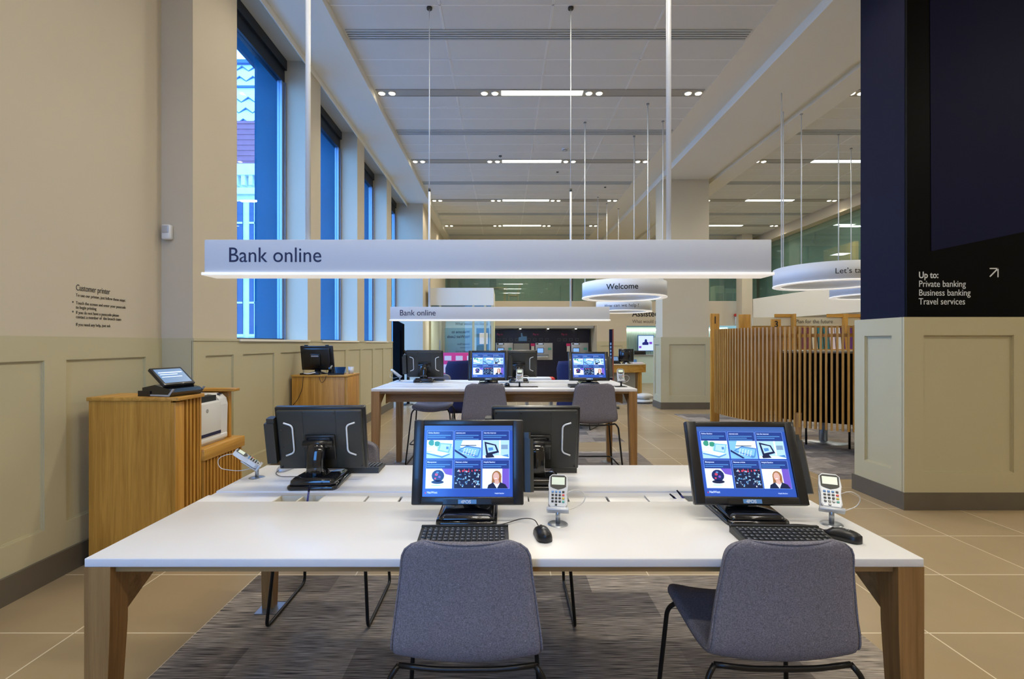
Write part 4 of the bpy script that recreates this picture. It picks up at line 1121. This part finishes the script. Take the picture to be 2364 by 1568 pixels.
ld = bpy.data.lights.new('lamp', 'AREA'); ld.size = 1.0; ld.energy = 40; ld.color = (.95, 1, .97)  # unseen lamp added to brighten the lobby and its lettered plate
lo = bpy.data.objects.new('lamp', ld); COL.objects.link(lo); lo.parent = lb; lo.location = (.85, .95, 2.40)
wsn = thing('welcome_panel', 'grey glass panel with mirrored welcome lettering inside the lobby', 'sign', (-1.58, 12.83, .85))
m = MB(); m.rbox(0, 0, 0, .74, .02, .98, .004); m.build('plate', G_frost, wsn)
for s, z, sz, b in (('Welcome to', .84, .105, .02), ('NatWest Leeds', .715, .105, .02), ('Ground floor', .53, .07, .015), ('Full service', .44, .065, 0), ('Assisted service', .34, .065, 0), ('Bank online', .245, .065, 0)):
    text(s, sz, M_navy, wsn, (.67, -.003, z), bold=b, sx=.9, mirror=True)
pk = thing('leaflet_poster', 'pink and white leaflet board standing in the lobby below the grey panel', 'poster', (-1.62, 12.46, 0))
m = MB(); m.rbox(0, 0, .55, .86, .02, 1.18, .003); m.build('board', M_pink, pk)
for k in range(3):
    m = MB(); m.box(.08+.29*k, -.004, .98, .26+.29*k, 0, 1.10); m.build('sheet', M_pale, pk)
    m = MB(); m.box(.06+.28*k, -.004, .66, .24+.28*k, 0, .88); m.build('sheet', M_pale, pk)
for x in (.05, .77):
    m = MB(); m.box(x, 0, 0, x+.04, .03, .55); m.box(x-.02, -.12, 0, x+.06, .14, .02); m.build('foot', M_metal, pk)
li = MB(); li.box(-1.85, 15.3, 0, -.45, 15.34, 2.4); lp = tag(li.build('lobby_poster_wall', mat('pale_blue_board', (176, 200, 222), 0.7)), 'pale blue board at the back of the glass lobby with faint lettering', 'board')
text('What would you like to', .12, M_navy, lp, (-1.55, 15.295, 2.0), sx=.9)
pb = thing('blue_poster', 'blue poster on the back board of the lobby, right of the grey panel', 'poster', (-.88, 15.28, .6))
m = MB(); m.box(0, 0, 0, .40, .015, 1.3); m.build('sheet', mat('poster_blue', (38, 96, 150), 0.6), pb)
m = MB(); m.box(.1, -.004, .8, .36, 0, 1.15); m.build('white_square', M_pale, pb)

# ------------------------------------------------------------------ cash machines
am = thing('machine_wall', 'dark navy wall that holds the cash machines', 'panel wall', (-.37, 17.7, 0))
m = MB(); m.box(0, 0, 0, 3.50, .15, 1.93)
for x in (.62, 1.30, 1.86, 2.52, 3.1): m.box(x-.004, -.004, 0, x+.004, 0, 1.93)
m.build('panel', M_atm, am)
m = MB(); m.box(0, -.7, 1.95, 3.52, .15, 2.04); m.build('soffit', M_greyp, am)
for x in (.95, 1.95, 2.95):
    m = MB(); m.cyl((x, -.3, 1.95), (x, -.3, 1.935), .035, n=14); m.build('downlight', M_lamp, am)
m = MB()
for bx_ in (.12, 1.22, 2.32):
    for k in range(4):
        x = bx_ + .22*k; m.box(x, -.004, 1.50, x+.11, 0, 1.515); m.box(x, -.004, 1.60, x+.11, 0, 1.612); m.box(x, -.004, 1.50, x+.014, 0, 1.61); m.box(x+.096, -.004, 1.50, x+.11, 0, 1.61)
m.build('pictograms', M_icon, am)
for x in (.10, 1.42, 2.46): text('Pay in', .10, M_pink, am, (x, -.004, 1.72), sx=.9)
m = MB(); m.prism([(.90, 1.50), (1.2, 1.50), (1.2, 1.68), (1.05, 1.68), (1.03, 1.8), (.98, 1.8), (.98, 1.66), (.90, 1.64)], 'Y', -.004, 0); m.build('blue_pictogram', M_bluek, am)
def atm(loc, w, label):
    t = thing('cash_machine', label, 'cash machine', loc, 0, 'silver cash machines')
    m = MB(); m.rbox(0, 0, 0, w, .10, .62, .01); m.build('fascia', M_silver, t)
    m = MB(); m.rbox(.05, -.012, .24, .05+.25, 0, .44, .004); m.box(.03, -.02, .56, .3, 0, .6); m.build('surround', M_char, t)
    m = MB(); m.box(.07, -.014, .26, .28, -.0125, .42); m.build('screen', M_blueglow, t)
    m = MB(); m.box(.10, -.022, .57, .26, -.02, .59); m.build('card_light', M_screen_tv, t)
    m = MB(); m.box(w-.17, -.01, .36, w-.05, 0, .44); m.build('card_slot', M_grnk, t)
    m = MB(); m.hexa([(.04, -.10, .10), (w-.14, -.10, .10), (w-.14, 0, .10), (.04, 0, .10)], [(.04, -.09, .12), (w-.14, -.09, .12), (w-.14, 0, .2), (.04, 0, .2)]); m.build('keypad_shelf', M_metal, t)
    return t
a1 = atm((1.14, 17.58, .82), .62, 'silver cash machine in the middle of the dark navy wall')
dup(a1, (2.44, 17.58, .82), 0, 'silver cash machine at the right of the dark navy wall')
dup(a1, (-.30, 17.58, .82), 0, 'silver cash machine at the lobby end of the dark navy wall')
m = MB(); m.rbox(.34, 17.6, .7, .92, 17.69, 1.42, .01); tag(m.build('deposit_machine', M_greyp), 'plain grey deposit machine beside the lobby end cash machine', 'machine')
for x, lb_ in ((.97, 'pink topped leaflet holder left of the middle cash machine'), (2.27, 'pink topped leaflet holder left of the end cash machine')):
    t = thing('leaflet_holder', lb_, 'leaflet holder', (x, 17.68, 1.12), 0, 'leaflet holders between the cash machines')
    m = MB(); m.box(0, -.01, .2, .15, .01, .30); m.build('header', M_pink, t)
    m = MB(); m.box(.02, -.03, 0, .13, .01, .2); m.build('leaflets', M_whitep, t)

# ------------------------------------------------------------------ lit counter at the back
m = MB(); m.box(4.2, 18.6, 0, 8.6, 18.7, 2.04)
for k in range(46): m.box(4.22+.095*k, 18.57, .9, 4.25+.095*k, 18.6, 2.0)
cp = tag(m.build('ribbed_backing', M_counter), 'pale ribbed wall glowing behind the back counter', 'panel')
m = MB(); m.box(4.24, 18.45, 1.90, 8.6, 18.56, 1.97); tag(m.build('strip_light', M_striplit), 'white strip light along the top of the ribbed counter wall', 'light')
ct = thing('service_counter', 'pale green service counter behind the reception desk', 'counter', (4.25, 17.3, 0))
m = MB(); m.box(0, 0, .0, 1.25, .4, .98); m.build('front', M_counter, ct)
m = MB(); m.box(-.02, -.05, .98, 1.3, .45, 1.02); m.build('top', M_greyp, ct)
m = MB(); m.rbox(.45, .1, 1.02, .85, .25, 1.16, .01); m.build('tray_unit', M_blackp, ct)
ws = thing('wall_screen', 'small bright screen with blue figures on the ribbed counter wall', 'screen', (5.08, 18.4, 1.12))
m = MB(); m.rbox(0, 0, 0, .62, .05, .62, .01); m.build('casing', M_bluek, ws)
m = MB(); m.box(.03, -.006, .03, .59, 0, .59); m.build('display', M_screen_tv, ws)
m = MB(); m.prism([(.18, .24), (.40, .24), (.42, .33), (.36, .36), (.35, .44), (.31, .47), (.27, .44), (.26, .36), (.17, .32)], 'Y', -.009, -.006); m.build('figures', M_screen_nv, ws)
m = MB(); m.box(.44, -.009, .27, .55, -.006, .36); m.box(.05, -.009, .12, .14, -.006, .2); m.build('badges', M_screen_pv, ws)
wb = bpy.data.objects['wall_back']
text('Assisted', .29, M_blk, wb, (4.50, YB-.003, 2.37), bold=.02, sx=.95)
text('What would you like to', .165, M_greytxt, wb, (4.50, YB-.003, 2.14), sx=.9)

# ------------------------------------------------------------------ reception desk
rd = thing('reception_desk', 'curved oak reception desk left of the plain pillar', 'desk', (2.2, 11.6, 0))
arc = [(0, .02), (.35, -.02), (.75, -.01), (1.1, .06), (1.24, .14)]
def ribbon(pts, z0, z1, th):
    m = MB(); p2 = [(x, y) for x, y in pts] + [(x, y+th) for x, y in pts[::-1]]; m.prism(p2, 'Z', z0, z1); return m
ribbon(arc, .72, .90, .75).build('top_box', M_oakx, rd)
ribbon([(x*1.01-.01, y-.015) for x, y in arc], .90, .925, .78).build('top', M_cream, rd)
ribbon([(.05, .10), (.5, .07), (.98, .12)], 0, .72, .04).build('modesty_panel', M_taupe, rd)
m = MB(); m.box(1.04, .10, 0, 1.13, .6, .72); m.box(0, .1, 0, .08, .6, .72); m.build('end_panel', M_oak, rd)
rm = thing('computer_monitor', 'black monitor on the oak reception desk', 'monitor', (2.99, 11.85, .925), R(-8))
m = MB(); m.rbox(-.18, 0, .04, .18, .035, .36, .008); m.rbox(-.13, -.03, .07, .13, .005, .32, .01); m.build('casing', M_gloss, rm)
m = MB(); m.lathe([(.001, 0), (.11, 0), (.11, .015), (.04, .05), (.001, .06)], 20); m.build('stand', M_gloss, rm)
rp = thing('desk_phone', 'black phone with small lit screen on the reception desk', 'phone', (2.70, 11.74, .925), R(5))
RP = Matrix.Translation((0, 0, .03)) @ Matrix.Rotation(-R(25), 4, 'X')
m = MB(); m.rbox(-.10, 0, 0, .10, .03, .17, .006); m.build('body', M_blackp, rp).matrix_local = RP
m = MB(); m.box(-.07, -.003, .05, .08, 0, .15); m.build('display', M_screen_dim, rp).matrix_local = RP
m = MB(); m.prism([(-.06, 0), (.10, 0), (.10, .06), (-.06, .02)], 'X', -.12, .12); m.build('foot', M_gloss, rp)
m = MB(); m.rbox(2.48, 11.72, .925, 2.56, 11.85, 1.07, .008); tag(m.build('desk_box', M_blackp), 'small black box at the left end of the reception desk', 'box')
m = MB(); m.lathe([(.035, 0), (.04, .10), (.036, .10), (.032, .004)], 16, (3.25, 11.98)); m.xf(Matrix.Translation((0, 0, .925))); tag(m.build('pen_cup', M_bluek), 'blue cup on the reception desk', 'cup')
m = MB(); m.rbox(3.12, 11.74, .925, 3.38, 11.90, .955, .004); tag(m.build('paper_stack', M_pale), 'pale stack of papers at the right end of the reception desk', 'papers')
mo_ = thing('computer_mouse', 'white mouse on the reception desk before the monitor', 'mouse', (2.95, 11.66, .925), R(-20))
m = MB(); mouse_body(m); m.build('shell', M_whitep, mo_)
m = MB(); m.box(-.001, .01, .03, .001, .05, .034); m.build('button_gap', M_greyp, mo_)
tt = thing('totem_sign', 'slim navy totem with an orange edge beside the reception desk', 'sign', (2.30, 10.6, 0), R(-12))
m = MB(); m.rbox(0, 0, .02, .095, .06, 1.73, .004); m.build('post', M_navyp, tt)
m = MB(); m.box(.072, -.004, .02, .098, .062, 1.735); m.build('edge', M_orange, tt)
m = MB()
for k in range(8): m.box(.022, -.003, .86+.075*k, .05, 0, .91+.075*k)
m.build('vertical_marks', M_screen_dim, tt)
m = MB(); m.rbox(-.12, -.12, 0, .22, .18, .02, .005); m.build('foot', M_char, tt)
bg_ = thing('white_bag', 'crumpled white bags lying on the floor left of the plain pillar', 'bag', (3.32, 11.5, 0))
for k, (z0, z1, s) in enumerate(((0, .10, 1.0), (.09, .24, .85))):
    rings = []
    for i in range(7):
        t_ = i/6; q = math.sqrt(max(.05, 1-(2*t_-1)**2)); rings.append([((.24*s*q*math.cos(a) + .02*math.sin(3*a+k)), .17*s*q*math.sin(a)+.015*math.cos(5*a), z0+(z1-z0)*t_) for a in [2*PI*j/16 for j in range(16)]])
    m = MB(); m.loft(rings); m.build('bag', M_bag, bg_)

# ------------------------------------------------------------------ blue armchairs and low bench
def armchair(label, loc, rz):
    t = thing('blue_armchair', label, 'armchair', loc, rz, 'high backed blue armchairs')
    m = MB()
    for i, (z0, z1, w, y) in enumerate(((.24, .46, .33, 0),)): m.rbox(-w, -.02, z0, w, .58, z1, .05, 0, 3)
    m.build('seat', M_navyf, t)
    rows = []
    for i in range(13):
        z = .30 + .84*i/12; row = []
        for j in range(17):
            a = PI*(j/16); x = -.36*math.cos(a)*(1.02 if i < 11 else 1-.05*(i-10)); y = -.03 - .16*math.sin(a) + .30*abs(math.cos(a))**3*(1-.5*i/12)
            row.append((x, y, z - .02*abs(math.cos(a))*(i == 12)))
        rows.append(row)
    m = MB(); m.grid(rows); o = m.build('backrest', M_navyf, t); md = o.modifiers.new('thickness', 'SOLIDIFY'); md.thickness = .07
    for s in (-1, 1):
        m = MB(); m.tube(fillet([(s*.22, .48, .26), (s*.25, .52, .012), (s*.25, .02, .012), (s*.22, .06, .26)], .03), .009, 8); m.build('sled_leg', M_blacks, t)
    m = MB(); m.rbox(-.27, -.06, .62, .27, -.02, .66, .01); m.build('back_seam', M_navyf, t)
    return t
ac = armchair('blue armchair beyond the far table, in front of the pink leaflet board', (-.62, 8.15, 0), R(8))
dup(ac, (1.16, 7.95, 0), R(-28), 'blue armchair beyond the far table, left of its end screen')
bn = thing('low_white_bench', 'low white counter with a red end behind the far table', 'bench', (.35, 8.9, 0))
m = MB(); m.rbox(0, 0, .70, .52, .4, .78, .005); m.build('top', M_whitep, bn)
m = MB(); m.rbox(.52, 0, .70, .585, .4, .78, .005); m.build('red_end', M_red, bn)
for x in (.05, .50):
    m = MB(); m.box(x, .05, 0, x+.05, .35, .70); m.build('leg', M_metal, bn)

# ------------------------------------------------------------------ curved slatted screen and what stands round it
PC = (5.2, 7.65); PR = 1.80
sp = thing('slatted_screen', 'curved oak slatted screen numbered 1 between the two pillars', 'screen', (PC[0], PC[1], 0))
m = MB(); n = 92; a0, a1 = R(176), R(345)
for k in range(n):
    a = a0 + (a1-a0)*k/(n-1); c_, s_ = math.cos(a), math.sin(a)
    def P(r, w, z): return (r*c_ - w*s_, r*s_ + w*c_, z)
    z1 = 1.645; h_ = .0125
    m.hexa([P(PR-.03,-h_,.31), P(PR+.02,-h_,.31), P(PR+.02,h_,.31), P(PR-.03,h_,.31)], [P(PR-.03,-h_,z1), P(PR+.02,-h_,z1), P(PR+.02,h_,z1), P(PR-.03,h_,z1)])
m.build('slats', wood('slat_oak', (188, 140, 66), (150, 104, 40), 'Z'), sp)
m = MB()
for z in (1.50,): m.lathe([(PR-.055, z), (PR-.03, z), (PR-.03, z+.045), (PR-.055, z+.045)], 60, a0=a0, a1=a1, closed_prof=True, smooth=False)
m.build('top_rail', M_oakx, sp)
m = MB(); m.rbox(-1.80, .30, .0, -1.66, .34, 1.91, .003); ep = m.build('end_post', M_oak, sp)
text('1', .175, M_blk, ep, (-1.775, .2985, 1.745))
m = MB(); m.hexa([(-1.33,-1.24,0),(-1.29,-1.27,0),(-1.25,-1.22,0),(-1.29,-1.19,0)], [(-1.35,-1.24,.5),(-1.28,-1.28,.5),(-1.23,-1.21,.5),(-1.30,-1.17,.5)]); m.build('wooden_leg', M_leg, sp)
pt = thing('pedestal_table', 'round pedestal table standing inside the slatted screen', 'table', (4.62, 7.0, 0))
m = MB(); m.lathe([(.001, .02), (.30, .015), (.31, 0)], 40); m.build('base_disc', M_metal, pt)
m = MB(); m.cyl((0,0,.01),(0,0,.72), .055, n=20); m.build('column', M_metal, pt)
m = MB(); m.lathe([(.001, .72), (.36, .72), (.36, .75), (.001, .75)], 40); m.build('top', M_whitep, pt)
bs = thing('black_booth_seat', 'black curved booth seat behind the slats of the curved screen', 'seat', (PC[0], PC[1], 0))
m = MB(); m.lathe([(1.18, .38), (1.66, .38), (1.70, 1.28), (1.58, 1.30), (1.55, .50), (1.18, .48)], 40, a0=R(215), a1=R(340), closed_prof=True); m.build('seat', M_tvcase, bs)
for k in range(6):
    a = R(222 + 22*k); m = MB(); m.cyl((1.3*math.cos(a), 1.3*math.sin(a), 0), (1.3*math.cos(a), 1.3*math.sin(a), .40), .014, n=10); m.build('leg', M_blacks, bs)
m = MB(); m.lathe([(1.56, 1.30), (1.71, 1.29), (1.71, 1.32), (1.56, 1.33)], 40, a0=R(215), a1=R(340), closed_prof=True); m.build('top_trim', M_greyp, bs)

# oak markers and leaflet wall behind the screen
def marker(x0, x1, Y, z0, z1, label, num=None, rz=0):
    t = thing('oak_marker_board', label, 'board', (x0, Y, 0), rz, 'oak marker boards above the slatted screen')
    m = MB(); m.rbox(0, 0, z0, x1-x0, .03, z1, .003); b_ = m.build('board', M_oak, t)
    for q in (.01, x1-x0-.05):
        m = MB(); m.box(q, .005, 0, q+.04, .025, z0); m.build('leg', M_oak, t)
    if num: text(num, .15, M_blk, b_, (.045, -.002, z1-.135), bold=.015)
    return t
marker(X(1706, 9.3), X(1733, 9.3), 9.3, 1.45, Z(726, 9.3), 'plain oak board rising behind the slats right of number 1')
marker(X(1781, 8.2), X(1803, 8.2), 8.2, 1.4, Z(737, 8.2), 'oak board numbered 3 rising behind the slats', '3')
lr = thing('leaflet_wall', 'cream leaflet wall headed plan for the future behind the slatted screen', 'leaflet rack', (X(1738, 10.2), 10.2, 0))
m = MB(); m.box(0, 0, 1.79, 2.9, .04, 1.97); m.build('header_board', M_cream, lr)
m = MB(); m.box(0, .02, 0, 2.9, .05, 1.79); m.build('back_board', M_oakx, lr)
text('Plan for the future', .115, M_greytxt, lr, (.90, -.003, 1.845), sx=.92)
for x in (.80, 1.88, 2.26):
    m = MB(); m.rbox(x, -.12, .0, x+.045, .02, 2.04, .003); m.build('upright', M_oak, lr)
for a, b in ((.45, .82), (1.55, 1.9), (1.95, 2.28)):
    m = MB(); m.box(a, -.02, 1.97, b, .0, 2.04); m.build('top_strip', M_oakx, lr)
m = MB(); m.box(0, -.14, 1.27, 2.9, .02, 1.30); m.build('shelf', M_oakx, lr)
lcol = [M_maroon, M_maroon, M_cream, M_teal, M_teal, M_pale, M_whitep, M_purple, M_purple, M_maroon, M_pale, M_blackp, M_oak, M_blackp, M_teal, M_cream]
cn = ['maroon', 'dark red', 'cream', 'teal', 'second teal', 'pale pink', 'white', 'purple', 'second purple', 'brown', 'pale', 'black', 'tan', 'second black', 'last teal', 'last cream']
for i, mt in enumerate(lcol):
    x = X(1738, 10.2) + .95 + .125*i
    if x > X(1738, 10.2) + 2.8: break
    m = MB(); m.hexa([(x, 10.09, 1.30), (x+.10, 10.09, 1.30), (x+.10, 10.11, 1.30), (x, 10.11, 1.30)], [(x, 10.15, 1.75), (x+.10, 10.15, 1.75), (x+.10, 10.17, 1.75), (x, 10.17, 1.75)])
    tag(m.build('leaflet_stack', mt), '%s leaflet on the shelf of the cream leaflet wall' % cn[i], 'leaflet', 'leaflets on the leaflet wall')

# red alarm sounder on the far wall
al = thing('alarm_sounder', 'red alarm sounder on the far wall right of the plain pillar', 'alarm', (X(1701, 16.9), 16.9, Z(728, 16.9)))
m = MB(); m.lathe([(.001, -.05), (.08, -.04), (.10, 0), (.08, .05), (.001, .06)], 20); m.build('dome', M_red, al)
m = MB(); m.rbox(-.05, -.03, -.33, .05, .05, -.05, .01); m.build('box', M_whitep, al)

# ------------------------------------------------------------------ upper floor, behind glass
fb = thing('slatted_blind', 'cream slatted blind of the upper floor above the round signs', 'blind', (3.2, 16.85, 2.70))
m = MB()
for k in range(38): m.box(.05*k, 0, 0, .05*k+.03, .03, 2.1)
m.build('slats', M_cream, fb)
m = MB(); m.box(0, 0.03, 0, 1.88, .05, .1); m.box(0, .03, 2.0, 1.88, .05, 2.1); m.build('rails', M_cream, fb)
mc = thing('wooden_chair', 'brown wooden chair behind the green upper floor glass', 'chair', (X(1185, 19.6), 19.6, 2.9))
m = MB(); m.rbox(-.22, -.2, .42, .22, .22, .48, .02); m.build('seat', M_oak, mc)
m = MB(); m.hexa([(.14, -.2, .48), (.20, -.2, .48), (.20, .2, .48), (.14, .2, .48)], [(.26, -.2, .95), (.31, -.2, .95), (.31, .2, .95), (.26, .2, .95)]); m.build('backrest', M_oak, mc)
for x in (-.19, .19):
    for y in (-.17, .19):
        m = MB(); m.cyl((x, y, 0), (x, y, .43), .018, n=8); m.build('leg', M_oak, mc)
mt_ = thing('meeting_table', 'wooden meeting table behind the green upper floor glass', 'table', (X(1120, 19.7), 19.7, 2.9))
m = MB(); m.rbox(-.9, -.4, .72, .9, .4, .76, .01); m.build('top', M_oakx, mt_)
for x in (-.8, .8):
    m = MB(); m.box(x-.05, -.3, 0, x+.05, .3, .72); m.build('leg', M_oak, mt_)
um = thing('computer_monitor', 'dark monitor on the upper floor table behind green glass', 'monitor', (X(1138, 19.6), 19.6, 3.66))
m = MB(); m.rbox(-.14, 0, .02, .14, .04, .38, .01); m.build('casing', M_blackp, um)
m = MB(); m.rbox(-.08, -.05, 0, .08, .1, .03, .005); m.build('stand', M_blackp, um)
us = thing('display_screen', 'dark television on a stand at the window end of the upper floor', 'display', (X(1036, 19.3), 19.3, 2.9))
m = MB(); m.rbox(-.36, 0, 1.1, .36, .06, 1.5, .01); m.build('screen', M_blackp, us)
m = MB(); m.hexa([(-.12,-.02,0),(.12,-.02,0),(.12,.08,0),(-.12,.08,0)], [(-.05,0,1.1),(.05,0,1.1),(.05,.05,1.1),(-.05,.05,1.1)]); m.build('stand', M_blackp, us)
uc = thing('pale_cabinet', 'pale wooden cabinet on the upper floor right of the plain pillar', 'cabinet', (X(1650, 17.6), 17.6, 2.9))
m = MB(); m.rbox(0, 0, 0, .35, .4, .62, .01); m.build('tall_unit', M_cream, uc)
m = MB(); m.rbox(.38, 0, 0, .95, .4, .52, .01); m.build('low_unit', M_cream, uc)
m = MB(); m.box(.04, -.004, .05, .31, 0, .35); m.build('door', M_taupe, uc)
for x in (.42, .68):
    m = MB(); m.box(x, -.004, .05, x+.23, 0, .35); m.build('door', M_taupe, uc)
dw = MB(); dw.box(X(1640, 18.2), 18.2, 2.9, X(1700, 18.2), 18.25, 4.6); tag(dw.build('dark_glass_board', M_dark), 'dark board behind the pale upper floor cabinet', 'board')
for (x0, lab) in ((9.6, 'oak door frame strip behind the right hand green glass, by the end'), ):
    m = MB(); m.box(10.9, 15.0, 2.9, 11.0, 16.5, 4.6); tag(m.build('oak_cupboard', M_oakx), 'oak fronted cupboard behind the side wall green glass', 'cupboard')
# upper floor lamps
for (x, y) in ((0.5, 19.2), (4.5, 19.2), (8.0, 19.0), (10.2, 14.5), (10.2, 10.5)):
    t = thing('ceiling_panel_light', 'square ceiling light of the upper floor at x %d' % 0, 'ceiling light', (x, y, 4.98), 0, 'upper floor ceiling lights')
    m = MB(); m.rbox(-.3, -.1, 0, .3, .1, .03, .005); m.build('housing', M_white, t)
    m = MB(); m.box(-.28, -.08, -.006, .28, .08, 0); m.build('diffuser', M_tube, t)
    ld = bpy.data.lights.new('lamp', 'AREA'); ld.size = .5; ld.energy = 45; ld.color = (.95, 1, .9)
    lo = bpy.data.objects.new('lamp', ld); COL.objects.link(lo); lo.parent = t; lo.location = (0, 0, -.02)
labs = ['ceiling light above the upper floor meeting table', 'ceiling light of the upper floor behind the plain pillar', 'ceiling light of the upper floor by the white post', 'ceiling light behind the side green glass, farther one', 'ceiling light behind the side green glass, nearer one']
for o, l in zip([o for o in bpy.data.objects if o.name.startswith('ceiling_panel_light')], labs): o['label'] = l
